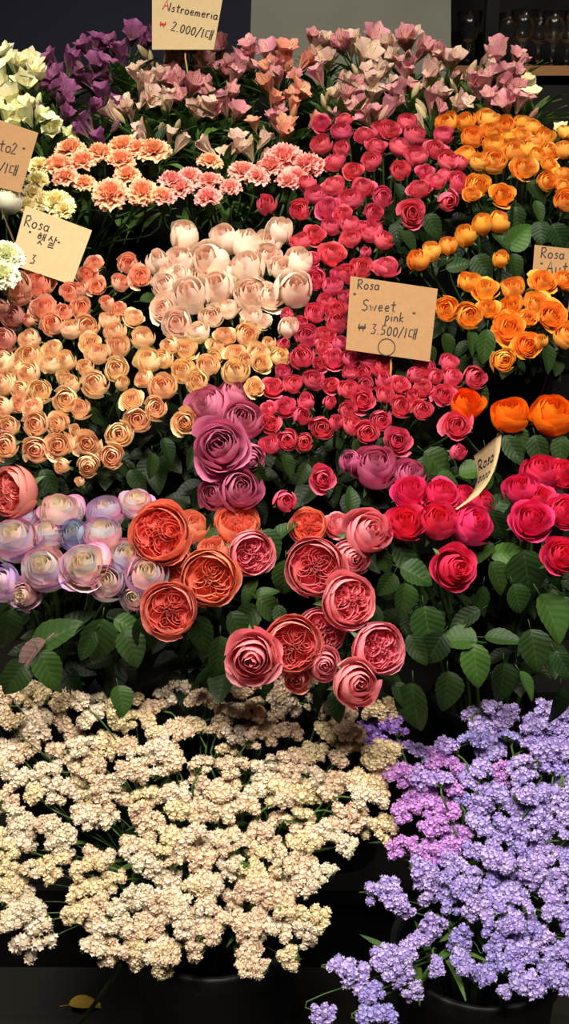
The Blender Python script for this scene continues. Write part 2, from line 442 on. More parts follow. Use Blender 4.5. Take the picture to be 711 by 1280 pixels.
def statice_mb(seed, nfl=58, length=1.0, width=0.56):
    """one-sided comb of papery funnel calyces along an arched spine (length 1 along x)"""
    rnd = random.Random(seed); b = MB(); br = MB()
    pts = []
    lumps = []
    for row, (yy, cnt, ext) in enumerate(((-.19, 3, .27), (0, 4, .36), (.19, 3, .27))):
        for i in range(cnt):
            if row != 1 and rnd.random() < .14: continue
            sx = (-ext + 2 * ext * i / (cnt - 1)) * length + rnd.uniform(-.05, .05)
            ly_ = yy * width / .56 + rnd.uniform(-.04, .04)
            lumps.append((Vector((sx, ly_, -.5 * sx * sx - 1.6 * ly_ * ly_ + (.05 if row == 1 else 0) + rnd.uniform(-.04, .04))), rnd.uniform(.115, .165)))
    nl = len(lumps)
    for li, (c, r_) in enumerate(lumps):
        n_ = int(nfl / nl * (r_ / .14) ** 1.4) + 1
        t_ = 0; mine = []
        while len(mine) < n_ and t_ < 400:
            t_ += 1
            d = Vector((rnd.gauss(0, 1), rnd.gauss(0, 1), rnd.gauss(0, 1))).normalized()
            if d.z < -.35: continue
            p = c + d * r_
            if any((p - c2).length < r2 * .93 for k2, (c2, r2) in enumerate(lumps) if k2 != li): continue
            if all((p - q).length > 0.07 for q in mine):
                mine.append(p); pts.append((p, d))
    for p, nrm in pts:
        q = axis_quat((nrm + Vector((rnd.uniform(-.35, .35), rnd.uniform(-.35, .35), rnd.uniform(-.2, .3)))).normalized(), rnd.uniform(0, 6.28))
        R = rnd.uniform(.052, .078); H = rnd.uniform(.07, .11); rv = rnd.random(); ly = rnd.random()
        base = [b.vert(p + q @ Vector((0.3 * R * cos(2 * pi * k / 5), 0.3 * R * sin(2 * pi * k / 5), -H)), (0, ly, rv, .5)) for k in range(5)]
        top = []
        for k in range(10):
            e = 1.0 if k % 2 == 0 else 0.72
            top.append(b.vert(p + q @ Vector((R * e * cos(pi * k / 5), R * e * sin(pi * k / 5), (0.02 if k % 2 == 0 else -0.012) + rnd.uniform(-.012, .012))), (1, ly, rv, .5)))
        for k in range(5):
            b.f.append((base[k], top[2 * k], top[2 * k + 1])); b.f.append((base[k], top[2 * k + 1], base[(k + 1) % 5])); b.f.append((base[(k + 1) % 5], top[2 * k + 1], top[(2 * k + 2) % 10]))
        c = b.vert(p + q @ Vector((0, 0, -0.02)), (0.75, ly, rv, .5))      # the small corolla closing the funnel
        for k in range(10): b.f.append((c, top[k], top[(k + 1) % 10]))
        br.ring_tube([Vector((p.x * 0.96, p.y * 0.2, p.z * 0.1 - 0.2)), p - q @ Vector((0, 0, H * .8))], [0.014, 0.026], 4)
    for c, r_ in lumps:
        rg = [[b.vert(c + Vector((r_ * .86 * sin(t_) * cos(2 * pi * k / 8), r_ * .86 * sin(t_) * sin(2 * pi * k / 8), r_ * .86 * cos(t_))), (.3, .5, .4, .5)) for k in range(9)] for t_ in (.01, .6, 1.1, 1.6, 2.0)]
        b.grid(rg)
    br.ring_tube([(-0.62, 0, -0.36), (-0.25, 0, -0.21), (0.15, 0, -0.19), (0.42, 0, -0.26)], [0.04, 0.035, 0.03, 0.015], 5, flat=0.6)
    return b, br
def leaf_mb(seed, wide=0.68, nv=14, fold=0.2, droop=0.3, ser=0.007):
    """rose leaflet: length 1 along +y, base at origin, upper side +z"""
    rnd = random.Random(seed); b = MB(); rows = []; tw = rnd.uniform(-.15, .15); dr = droop * rnd.uniform(.5, 1.4)
    for j in range(nv + 1):
        v = j / nv
        wd = wide / 2 * sin(pi * min(1, v ** 0.78)) ** 0.72 if 0 < j < nv else 0.008
        sr = 1 + (ser / 0.3) * (1 if j % 2 else -1)
        row = []
        for i in range(7):
            u = -1 + i / 3
            x = wd * u * (sr if abs(u) == 1 else 1)
            row.append(b.vert((x, 0.12 + v, abs(x) * fold * 1.6 - dr * v * v + tw * x * v + 0.012 * sin(9 * v + 2 * u)), (v, 0.5, 0.5, (u + 1) / 2)))
        rows.append(row)
    b.grid(rows)
    b.ring_tube([(0, -0.12, 0.0), (0, 0.14, -0.004)], [0.014, 0.011], 5)
    return b
def compound_mb(seed):
    rnd = random.Random(seed); b = MB()
    b.ring_tube([(0, 0, 0), (0, 0.55, 0.02), (0, 1.0, -0.03)], [0.016, 0.012, 0.01], 5)
    for (y0, ang, sc_) in ((0.45, 1.1, .55), (0.45, -1.1, .55), (0.85, 0.95, .6), (0.85, -0.95, .6), (0.95, 0, .72)):
        l = leaf_mb(rnd.randint(0, 9999), nv=7)
        off = len(b.v); a = ang + rnd.uniform(-.15, .15); tl = rnd.uniform(-.3, .2)
        for (x, y, z), at_ in zip(l.v, l.a):
            x *= sc_; y *= sc_; z = z * sc_ + tl * y
            b.vert((x * cos(a) + y * sin(a), y0 + y * cos(a) - x * sin(a), z), at_)
        b.f += [tuple(i + off for i in f) for f in l.f]
    return b
def calyx_mb(long=False):
    b = MB()
    if long:                                    # carnation tube
        b.lathe([(0.02, -0.42), (0.10, -0.38), (0.14, -0.2), (0.15, 0.05), (0.17, 0.24), (0.15, 0.25)], 12, cap0=True)
        for k in range(5):
            a = 2 * pi * k / 5
            r0 = [b.vert((0.155 * cos(a + d), 0.155 * sin(a + d), 0.2)) for d in (-.4, 0, .4)]
            tp = b.vert((0.22 * cos(a), 0.22 * sin(a), 0.34))
            b.f += [(r0[0], r0[1], tp), (r0[1], r0[2], tp)]
    else:
        b.lathe([(0.02, -0.14), (0.07, -0.12), (0.10, -0.06), (0.11, 0.0), (0.14, 0.05)], 10, cap0=True)
        for k in range(5):
            a = 2 * pi * k / 5; rows = []
            for j, (r, z, wd) in enumerate(((0.12, 0.0, .09), (0.27, 0.03, .10), (0.42, 0.02, .07), (0.52, -0.06, .035), (0.58, -0.13, .006))):
                rows.append([b.vert((r * cos(a) - u * wd * sin(a), r * sin(a) + u * wd * cos(a), z + 0.02 * abs(u)), (j / 4, .5, .5, .5)) for u in (-1, 0, 1)])
            b.grid(rows)
    return b

MESH = {}
def meshes(key, mat, maker, seeds):
    k = (key, mat)
    if k not in MESH:
        MESH[k] = [maker(s).mesh(key, M[mat]) for s in seeds]
    return MESH[k]
SMALL = {'b': lambda s: rose_mb(s, 9, 0.12, 0.0, 6, 6, .02, rmax=0.42, hgt=0.48),
         'h': lambda s: rose_mb(s, 15, 0.42, 0.3, 6, 6, .026),
         'o': lambda s: rose_mb(s, 18, 0.8, 0.35, 6, 6, .028)}
BIG = {'b': lambda s: rose_mb(s, 15, 0.1, 0.0, 8, 8, rmax=0.42, hgt=0.5),
       'h': lambda s: rose_mb(s, 19, 0.45, 0.0, 8, 9, .022, hgt=.47),
       'o': lambda s: rose_mb(s, 23, 0.85, 0.1, 8, 9, 0.026, hgt=.44)}
CALYX = calyx_mb().mesh('calyx', M['calyx']); TUBE = calyx_mb(True).mesh('calyx', M['calyx'])
LEAF = [leaf_mb(s, w_).mesh('leaf', M['leaf']) for s, w_ in ((1, .62), (2, .7), (3, .82), (4, .55))]
COMP = [compound_mb(s).mesh('leaf', M['leaf']) for s in (11, 12, 13, 14)]
THIN = [leaf_mb(s, .17, 8, .15, .5, 0).mesh('leaf', M['leaf_thin']) for s in (21, 22, 23)]

# ------------------------------------------------------------------ the setting
def struct(name, b, mat, smooth=False):
    o = put(name, b.mesh(name, mat, smooth)); o['kind'] = 'structure'; return o
def wood_floor():
    m, nt, p = new_mat('dark_floor_boards')
    tc = N(nt, 'ShaderNodeTexCoord'); br = N(nt, 'ShaderNodeTexBrick')
    br.inputs['Scale'].default_value = 1.0
    br.inputs['Color1'].default_value = srgb(26, 20, 16); br.inputs['Color2'].default_value = srgb(17, 14, 12); br.inputs['Mortar'].default_value = srgb(12, 10, 9)
    br.inputs['Brick Width'].default_value = 0.9; br.inputs['Row Height'].default_value = 0.12; br.inputs['Mortar Size'].default_value = 0.004
    nt.links.new(tc.outputs['Object'], br.inputs['Vector'])
    nt.links.new(br.outputs[0], p.inputs['Base Color']); p.inputs['Roughness'].default_value = 0.6
    return m
b = MB(); b.box((-2.2, -1.2, -0.05), (2.2, 3.4, 0)); struct('floor', b, wood_floor())
b = MB(); b.box((-2.2, 3.3, 0), (2.2, 3.4, 3.2)); struct('wall_back', b, solid('navy_black_wall', srgb(40, 42, 58), 0.8, 0.15, 3))

# tiered stand
TIER_Y = [1.52, 1.72, 1.90, 2.09, 2.30]
TIER_Z = [0.16, 0.40, 0.60, 0.73, 0.84]
st = tag(empty('tiered_stand', (0, 1.4, 0)), 'black wooden stepped stand carrying the rose and carnation buckets', 'display stand')
for y_, z_ in zip(TIER_Y, TIER_Z):
    b = MB(); b.box((-0.62, y_ - 0.105, z_ - 0.025), (0.62, y_ + 0.105, z_))
    put('step', b.mesh('step', M['stand'], False), st)
    b = MB(); b.box((-0.62, y_ - 0.095, 0.0), (0.62, y_ - 0.075, z_ - 0.026))
    put('riser', b.mesh('riser', M['stand'], False), st)
b = MB(); b.box((-0.7, 2.42, 0), (0.7, 2.44, 1.36)); put('back_panel', b.mesh('back_panel', M['stand'], False), st)  # added black sheet: hides the lit wall so gaps between flowers stay dark
for o in st.children: o.location = -st.location
BH, BR = 0.29, 0.088
def bucket(loc, R, H, label, group=None):
    e = tag(empty('flower_bucket', loc), label, 'bucket', group)
    b = MB(); b.lathe([(0.0, 0.0), (R * .8, 0), (R * .82, 0.004), (R * .97, H - .012), (R * 1.0, H - .012), (R * 1.02, H - .004), (R * 1.0, H), (R * .95, H - .002), (R * .93, H - .02), (R * .78, 0.01), (0.0, 0.01)], 40)
    put('body', b.mesh('body', M['plastic']), e, loc)
    b = MB(); b.lathe([(R * 1.0, H - .03), (R * 1.03, H - .028), (R * 1.045, H - .006), (R * 1.03, H + .001), (R * 1.0, H)], 40)
    put('rim', b.mesh('rim', M['plastic']), e, loc)
    return e
def bkt(x, tier, label):
    bucket((x, TIER_Y[tier], TIER_Z[tier]), BR, BH, label, 'buckets on the stepped stand')
    BUCKETS.append((tier, x))
BUCKETS = []
def wx(px, tier): return (px - 355.5) / F * (TIER_Y[tier] * cos(TH) + (CAM.z - TIER_Z[tier] - BH) * sin(TH))
B = {}
for key, tier, px, what in (
        ('rainbow', 0, 60, 'the white and lilac rainbow roses'), ('gcoral', 0, 240, 'the coral garden roses'),
        ('gpink', 0, 425, 'the pink garden roses'), ('hot', 0, 605, 'the hot pink roses'),
        ('peach', 1, 70, 'the peach spray roses'), ('mauve', 1, 250, 'the mauve roses'),
        ('coral_low', 1, 430, 'the lower coral pink spray roses'), ('deep', 1, 645, 'the deep orange roses'),
        ('apricot', 2, 50, 'the apricot roses below kraft card'), ('blush', 2, 265, 'the blush white roses'),
        ('coral_mid', 2, 435, 'coral spray roses beside the blush ones'), ('amber_low', 2, 630, 'the lower amber roses'),
        ('salmon', 3, 95, 'the salmon and cream carnations'), ('pinkcarn', 3, 285, 'the pink carnations'),
        ('coral_top', 3, 480, 'the uppermost coral pink spray roses'), ('amber_top', 3, 655, 'the upper amber roses'),
        ('lcream', 4, -30, 'the cream lilies'), ('lpurple', 4, 130, 'the purple lilies'), ('lpink', 4, 300, 'the pink lilies'),
        ('lpale', 4, 465, 'the pale pink lilies'), ('lrose', 4, 640, 'the mauve pink lilies')):
    R = 0.08
    loc = Vector((wx(px, tier), TIER_Y[tier], TIER_Z[tier]))
    bucket(loc, R, BH, 'black plastic bucket on the stepped stand with ' + what, 'buckets on the stepped stand')
    B[key] = (loc, R, BH)
WB = at(262, 1222, 1.349); WB = Vector((WB.x, 1.18, 0.0))
LB = Vector(((612 - 355.5) / F * 1.33, 1.14, 0.0))
bucket(WB, 0.112, 0.31, 'black bucket on the floor full of cream statice')
bucket(LB, 0.108, 0.30, 'black bucket on the floor full of lilac statice')
B['stw'] = (WB, 0.112, 0.31); B['stp'] = (LB, 0.108, 0.30)

RND = random.Random(7)
def bez(p0, p1, p2, p3, n):
    return [p0 * (1 - t) ** 3 + p1 * 3 * t * (1 - t) ** 2 + p2 * 3 * t * t * (1 - t) + p3 * t ** 3 for t in [i / n for i in range(n + 1)]]
def stem_path(bk, end, axis, n=8):
    loc, R, H = B[bk]
    d = Vector((end.x - loc.x, end.y - loc.y, 0))
    far = d.length
    dn = d / far if far > 1e-6 else Vector((1, 0, 0))
    jit = Vector((RND.uniform(-1, 1), RND.uniform(-1, 1), 0)) * 0.15 * R
    rim = loc + dn * min(far * 0.7, R * 0.72) + jit + Vector((0, 0, H))
    foot = loc - dn * min(far * 0.25, R * 0.4) + jit + Vector((0, 0, 0.014))
    L = (end - rim).length
    pts = bez(rim, rim + Vector((0, 0, L * 0.42)) + dn * L * 0.1, end - axis * L * 0.32, end, n)
    return foot, [foot] + pts
def img_axis(fx, fy):
    c = sqrt(max(0.05, 1 - fx * fx - fy * fy))
    return (RT * fx + UP * fy - FW * c).normalized()

ROWN = ['top', 'second', 'third', 'fourth', 'fifth', 'sixth', 'seventh']
ORD = ['first', 'second', 'third', 'fourth', 'fifth', 'sixth', 'seventh', 'eighth', 'ninth', 'tenth', 'eleventh', 'twelfth', 'thirteenth', 'fourteenth', 'fifteenth', 'sixteenth', 'seventeenth', 'eighteenth', 'nineteenth', 'twentieth']
def auto_labels(pts, heads, where, rowh=30):
    """row by row from the top, then from left to right: where each flower of a bunch is found"""
    out = [None] * len(pts)
    ys = [p[1] for p in pts]; y0, y1 = min(ys), max(ys)
    nr = max(1, min(7, round((y1 - y0) / rowh)))
    rows = {}
    for i, p in enumerate(pts):
        rows.setdefault(min(nr - 1, int((p[1] - y0) / max(1e-6, (y1 - y0)) * nr)), []).append(i)
    keys = sorted(rows)
    for ri, k in enumerate(keys):
        nm = 'bottom' if ri == len(keys) - 1 and ri else ROWN[ri]
        ids = sorted(rows[k], key=lambda i: pts[i][0])
        for q, i in enumerate(ids):
            pos = 'only one' if len(ids) == 1 else ('leftmost' if q == 0 else 'rightmost' if q == len(ids) - 1 else ORD[q] + ' from left')
            out[i] = '%s, %s in %s row of %s' % (heads[i], pos, nm, where) if len(keys) > 1 else '%s, %s among %s' % (heads[i], pos, where)
    return out

ROSES = []          # (pixel x, pixel y, root) for hanging single leaves on the nearest stem
def rose(kind, bk, mat, x, y, d, v, face, label, cat, group, big=False, tint=None, dz=0.0, leaves=1, name='rose', srad=0.0024):
    z = zrow(y) + dz
    D = d / F * z
    ax = img_axis(*face)
    if not big and v != 'g': D *= 1.07
    if v == 'g':
        me = RND.choice(meshes('garden_bloom', mat, lambda s: garden_mb(s, 4 + s % 2, 0.25 + 0.1 * (s % 4)), (1, 2, 3, 4, 5)))
    else:
        T = BIG if big else SMALL
        me = RND.choice(meshes(('large_' if big else 'spray_') + v, mat, T[v], (1, 2, 3) if big else (4, 5, 6)))
    base = at(x, y, z) - ax * 0.36 * D
    foot, path = stem_path(bk, base, ax)
    root = tag(empty(name, foot), label, cat, group)
    q = axis_quat(ax, RND.uniform(0, 6.28))
    put('bloom', me, root, base, q, D * 1.02, tint)
    put('calyx', CALYX, root, base + ax * D * 0.02, q, D * .84)
    sb = MB(); sb.ring_tube([p - foot for p in path], srad, 5)
    put('stem', sb.mesh('stem', M['stem'], True), root, foot)
    for k in range(leaves):
        p = path[RND.choice((-4, -5, -6))]
        a = RND.uniform(pi, 2 * pi) if RND.random() < .7 else RND.uniform(0, 2 * pi)
        out = Vector((cos(a), sin(a), RND.uniform(-.7, .1))).normalized()
        put('leaf', RND.choice(COMP), root, p, frame(out, Vector((RND.uniform(-.6, .6), RND.uniform(-.9, .3), 1))), RND.uniform(.05, .075), (RND.uniform(.25, .75),) * 3)
    ROSES.append((x, y, root))
    return root
def frame(yd, zd):
    yd = yd.normalized(); xd = yd.cross(zd).normalized(); zz = xd.cross(yd)
    return Matrix((xd, yd, zz)).transposed().to_quaternion()
def parse(s):
    out = []
    for it in s.replace('\n', ' ').split(';'):
        it = it.strip()
        if not it: continue
        f = [q.strip() for q in it.split(',')]
        out.append((float(f[0]), float(f[1]), float(f[2]), f[3] if len(f) > 3 and f[3] else None, [float(q) for q in f[4:6]] if len(f) > 5 else None))
    return out
STATE = {'b': 'budding', 'h': 'half-open', 'o': 'wide-open'}
def bunch(data, bk, mat, colour, where, group, cat='rose', noun='spray rose', fy=.5, big=False, dz=0.0, leaves=1, tints=None, name='spray_rose', rowh=30, pick=None, default='h', srad=.0024):
    its = parse(data)
    vs = [it[3] or ('o' if default == 'h' and RND.random() < .33 else default) for it in its]
    labels = auto_labels(its, ['%s %s %s' % (STATE[v[0]], colour, noun) for v in vs], where, rowh)
    cx = sum(i[0] for i in its) / len(its)
    for it, v, lb in zip(its, vs, labels):
        face = it[4] or ((it[0] - cx) / 400 + RND.uniform(-.22, .22), min(.85, max(.05, fy + RND.uniform(-.2, .2))))
        t = RND.choice(tints) if tints else None
        rose(None, bk, mat, it[0], it[1], it[2] * (1.1 if mat == 'blush' else 1.0), v, face, lb, cat, group, big, t, dz + RND.uniform(-.006, .006), leaves, name, srad)

# ------------------------------------------------------------------ coral pink spray roses
CT = [(1, 1, 1), (1, .94, .94), (.95, .9, 1), (1, 1.08, 1.0), (.9, .85, .9)]
bunch('''402,154,26; 430,150,22; 427,165,27; 455,169,27; 476,162,25; 402,182,27; 417,203,30; 427,187,23; 470,183,29; 463,203,27;
441,214,26; 417,233,36,o; 454,235,32; 478,247,26,h,.1,.2; 467,267,27,h,.1,.15; 384,231,22,b; 394,245,26; 375,264,28,h,-.2,.1; 438,250,30;
411,260,34,o,-.1,.5; 429,268,26; 487,162,28; 509,154,25; 518,170,31; 554,170,27; 499,184,29; 520,196,29; 545,187,29; 559,201,27; 499,214,27,h,.05,.3;
531,215,24; 545,226,27; 525,236,31; 573,228,29,h,.2,.3; 558,219,22; 558,251,28,b,.15,-.3; 515,267,36,o,0,-.1; 574,206,20,b''',
      'coral_top', 'coral', 'coral-pink', 'upper coral bunch', 'coral pink spray roses of the upper bunch', tints=CT, fy=.5)
bunch('''413,284,27; 437,281,27; 453,284,23; 393,294,29; 376,302,27; 439,299,27; 415,318,38,o,.1,.5; 463,291,31; 479,301,27; 456,316,15,b;
483,334,35,o,0,.65; 452,335,30; 395,349,29,h,-.1,.2; 435,343,27; 415,359,27; 424,342,22; 391,324,20; 408,378,26; 393,393,28; 422,388,28;
432,372,18,b; 421,403,30; 406,419,28; 384,421,30; 377,405,20; 359,395,18,b; 404,435,24; 425,430,22''',
      'coral_mid', 'coral', 'coral-pink', 'middle coral bunch', 'coral pink spray roses of the middle bunch', tints=CT, fy=.45)
bunch('''377,447,31; 418,449,31; 437,448,23; 400,455,21; 438,466,22; 354,465,21; 340,484,29; 366,481,25; 392,476,29; 413,482,23; 383,503,23,b;
412,504,18,b; 434,487,25; 453,500,33,o,0,.15; 356,509,29; 335,512,23; 337,530,27; 377,521,25,b; 402,535,31,h,0,.1; 420,529,21,b; 434,514,25;
440,532,27; 359,550,27,h,0,.1; 338,556,28; 380,553,25,h,0,0; 355,431,17,b''',
      'coral_low', 'coral', 'coral-pink', 'coral bunch beside mauve roses', 'coral pink spray roses beside the mauve roses', tints=CT, fy=.4, leaves=1)
bunch('''461,447,27; 477,457,31; 455,466,21; 531,460,29; 561,454,27; 564,472,29; 593,472,29,h,.2,.1; 500,481,27; 482,494,27; 529,486,28,o; 555,494,30,o;
501,508,29,h,0,.2; 528,513,28,h,0,.2; 476,526,28,h,.1,.1; 459,541,31,h,0,.1; 497,551,36,o,0,.1; 571,532,40,o,-.1,.2; 571,566,22,b; 457,481,23; 543,472,20,b;
480,476,22,b; 515,497,20,b; 517,469,20,b''',
      'coral_low', 'coral', 'coral-pink', 'coral bunch under price card', 'coral pink spray roses under the price card', tints=CT, fy=.4, leaves=1)
for x, y, d, v, f, lb in ((332, 257, 27, 'b', (0, .3), 'single crimson-pink rosebud standing alone beneath the pink carnations'),
                          (403, 598, 34, 'o', (.1, .05), 'single open coral-pink spray rose hanging alone in the dark gap'),
                          (357, 628, 30, 'b', (.1, .2), 'coral-pink rosebud hanging alone above the coral garden roses')):
    rose(None, 'pinkcarn' if y < 300 else 'coral_low', 'coral', x, y, d, v, f, lb, 'rose', None, name='spray_rose')
rose(None, 'coral_mid', 'blush', 361, 411, 27, 'b', (.1, .5), 'cream bud with a pink blush at the edge of the coral bunch', 'rose', None, name='spray_rose')

# ------------------------------------------------------------------ amber and orange roses
AT = [(1, 1, 1), (1, .93, .8), (1, 1.06, 1.2), (.97, .92, .8)]
bunch('''559,155,29; 581,153,27; 609,149,29; 613,163,27; 631,159,29; 652,153,23; 666,159,25; 590,173,31,h,0,.4; 652,170,27; 681,172,25; 617,182,29; 583,195,30; 598,203,25;
616,202,33,h,0,.3; 643,189,31; 663,187,29; 685,189,27; 706,188,29; 655,210,36,o,.1,.35; 687,206,23; 683,227,26,h,.2,.2; 704,218,27; 705,233,23; 598,232,32,h,0,.15; 589,243,23;
628,244,33,o,0,.3; 708,251,31,h,-.2,.2; 707,166,23; 636,171,23; 668,178,25; 672,195,21''',
      'amber_top', 'amber', 'amber-orange', 'upper amber bunch', 'amber orange roses of the upper bunch', tints=AT, fy=.55, noun='rose', name='rose')
bunch('''522,327,28,b,-.25,.5; 539,316,25,b,-.1,.6; 561,309,24,b,0,.6; 582,296,28,b,-.2,.6; 602,282,27,b,0,.65; 623,279,27,b,.1,.65; 626,325,22,b''',
      'amber_low', 'amber', 'amber-orange', 'sprigs above the price card', 'amber orange buds above the price card', tints=AT, noun='rose', name='rose', leaves=1)
bunch('''586,353,28; 607,362,36,o; 641,361,31; 678,353,36,o,0,.4; 706,350,29; 558,387,31,h,-.2,.15; 585,395,33,h,0,.15; 610,386,29; 639,383,33,o; 671,381,37,o,0,.3;
690,395,40,o,.1,.2; 636,410,44,o,-.1,.25; 660,398,25; 659,432,36,o,0,.1; 629,450,33,h,0,-.1; 708,420,35; 675,428,19,b''',
      'amber_low', 'amber', 'amber-orange', 'lower amber bunch', 'amber orange roses of the lower bunch', tints=AT, fy=.35, noun='rose', name='rose')
for x, y, d, f, lb in ((582, 506, 44, (.1, .5), 'deep orange rose half hidden behind the coral spray roses'), (637, 520, 50, (-.1, .65), 'deep orange rose standing between the amber bunch and pale curled card'),
                       (689, 521, 56, (.05, .6), 'largest deep orange rose above the hot pink roses')):
    rose(None, 'deep', 'deep_orange', x, y, d, 'h', f, lb, 'rose', 'deep orange roses', True, name='rose')

# ------------------------------------------------------------------ blush white roses
bunch('''229,299,36,b; 198,329,28,b; 283,303,36,b,-.2,.6; 308,309,36,b; 350,292,32,b,.1,.6; 335,305,32; 334,321,32; 226,327,38; 264,330,46,b; 310,339,40,b; 352,336,34; 373,330,34,b;
224,345,34; 207,358,32; 239,371,46,b,-.1,.3; 205,385,34,o,-.2,.1; 272,363,40,b,-.1,.4; 314,368,44,h,0,.3; 336,371,38; 368,365,46,b,.1,.25; 221,405,36,h,0,.2; 265,396,30,h,0,.2; 284,386,30;
314,398,28; 327,402,24; 246,416,28; 251,348,30; 300,352,28; 212,341,26; 288,340,30''',
      'blush', 'blush', 'blush-white', 'blush white bunch', 'blush white roses', tints=[(1, 1, 1), (1, .97, .94), (.98, .94, .92), (1, 1, .98)], fy=.5, noun='rose', name='rose', leaves=0)

# ------------------------------------------------------------------ apricot and peach roses
bunch('''53,327,26,b; 74,335,26; 24,359,36,h; 48,355,46,o,.05,.45; 24,372,30; 55,386,38,o,0,.4; 118,330,26,o,0,.5; 109,344,28; 121,358,26,o,0,.25; 88,366,26; 100,362,20; 102,384,27,h,.1,.15; 80,390,22;
67,406,32,h,0,.3; 161,331,28,h; 175,346,31,o,.1,.25; 150,354,24; 134,380,20,b; 149,386,22; 37,401,16,b''',
      'apricot', 'peach_coral', 'apricot', 'apricot bunch below kraft card', 'apricot roses below the kraft card', fy=.4, noun='rose', name='rose')
for x, y, d, v, f, lb in ((19, 396, 32, 'h', (-.3, .2), 'dusky pink rose just under the apricot roses at the edge'), (2, 388, 26, 'h', (-.3, .2), 'dusky pink rose cut by the picture edge, upper of two'),
                          (6, 425, 34, 'h', (-.2, .2), 'dusky pink rose above the peach bunch at the picture edge'), (3, 546, 26, 'h', (-.2, .1), 'dusky pink rose lowest at the edge of the peach bunch')):
    rose(None, 'apricot' if y < 500 else 'peach', 'dusky', x, y, d, v, f, lb, 'rose', 'dusky pink roses', name='rose')
PT = [(1, 1, 1), (1, .96, .92), (1, 1.03, .98), (.98, .92, .88), (1, .95, .96)]
bunch('''88,413,28; 108,409,32; 37,425,30; 167,397,28; 138,401,27; 143,415,30; 179,423,33,h,.1,.6; 113,429,30; 147,435,33; 122,443,32; 107,460,22; 145,462,31,h,.1,.2; 65,437,28;
37,446,33; 5,453,31; 18,460,28; 64,456,30; 82,453,30; 36,468,33; 80,472,20; 4,482,33; 26,488,26; 50,489,33,h,.1,.2; 88,480,26; 119,481,36,h,-.1,.3; 24,460,22; 152,480,20,b''',
      'peach', 'peach', 'peach', 'peach bunch', 'peach spray roses of the upper peach bunch', tints=PT, fy=.45)
bunch('''83,500,34,h,0,.1; 100,511,29; 4,510,31; 26,504,30; 40,511,28; 45,531,34,h,0,.15; 72,530,30; 94,539,17,b,.1,.4; 7,557,36,h,0,.05; 45,563,35,h,0,0; 73,557,37,o,0,.1; 109,555,36,o,.1,.1; 110,582,30,h,.1,-.2;
79,582,21,b; 11,534,28; 165,500,30; 194,510,32,h,.2,.1; 172,525,34,h,.1,.1; 149,543,34,h,.1,.05; 139,571,34,h,.1,.05; 100,603,13,b''',
      'peach', 'peach', 'peach', 'lower edge of peach bunch', 'peach spray roses of the lower edge', tints=[(1, .93, .95), (.98, .9, .92), (1, .96, .96)], fy=.3, leaves=2)
bunch('''187,452,37,h,-.1,.6; 204,450,26; 203,485,36,h,0,.4; 181,474,25; 231,527,34,o,0,0; 228,465,34,h,0,.4; 258,458,32,h,.1,.4; 247,478,32; 232,437,34,o,0,.4; 281,420,28; 273,433,30; 308,420,36,h;
295,443,30; 323,441,30; 335,430,19,b; 349,447,26; 294,465,36,h,0,.4; 326,454,28; 318,484,26; 247,419,28; 268,447,22; 308,452,22,b; 213,432,24''',
      'mauve', 'peach', 'pale peach', 'pale peach bunch', 'pale peach spray roses above the mauve roses', tints=[(1, 1.03, .95), (1, 1.02, .92), (1, .94, .86), (1, 1, 1)], fy=.4)

# ------------------------------------------------------------------ mauve roses
for x, y, d, v, f, dz, lb in ((275, 559, 78, 'o', (-.05, .15), -.04, 'largest mauve rose, wide open, in front of its bunch'),
        (262, 513, 62, 'h', (-.35, .5), .0, 'tall mauve rose tilted away behind the wide-open one'), (303, 527, 52, 'h', (.1, .3), -.01, 'mauve rose with a lilac heart beside the largest mauve one'),
        (296, 496, 48, 'h', (.2, .6), .03, 'mauve rose at the back under the pale peach roses'), (309, 574, 44, 'h', (.5, -.3), .01, 'mauve rose turned aside under the lilac-hearted one'),
        (300, 613, 58, 'h', (.1, .25), .0, 'lower mauve rose with sepals showing above the coral garden roses'), (270, 619, 46, 'h', (-.2, .2), .02, 'shaded mauve rose behind the lower one with sepals')):
    rose(None, 'mauve', 'mauve', x, y, d, v, f, lb, 'rose', 'mauve roses', True, dz=dz, leaves=2, name='rose', srad=.0032)
for x, y, d, v, f, lb in ((468, 586, 60, 'h', (0, .55), 'magenta-pink rose seen from the side left of the hot pink bunch'), (438, 578, 30, 'b', (-.2, .4), 'small magenta-pink bud touching the side-on magenta rose'),
                          (512, 596, 46, 'h', (.1, .5), 'magenta-pink rose tucked behind the hot pink bunch')):
    rose(None, 'hot', 'mauve', x, y, d, v, f, lb, 'rose', 'magenta pink roses', True, (1.0, .8, .95), .02, 1, 'rose', .003)

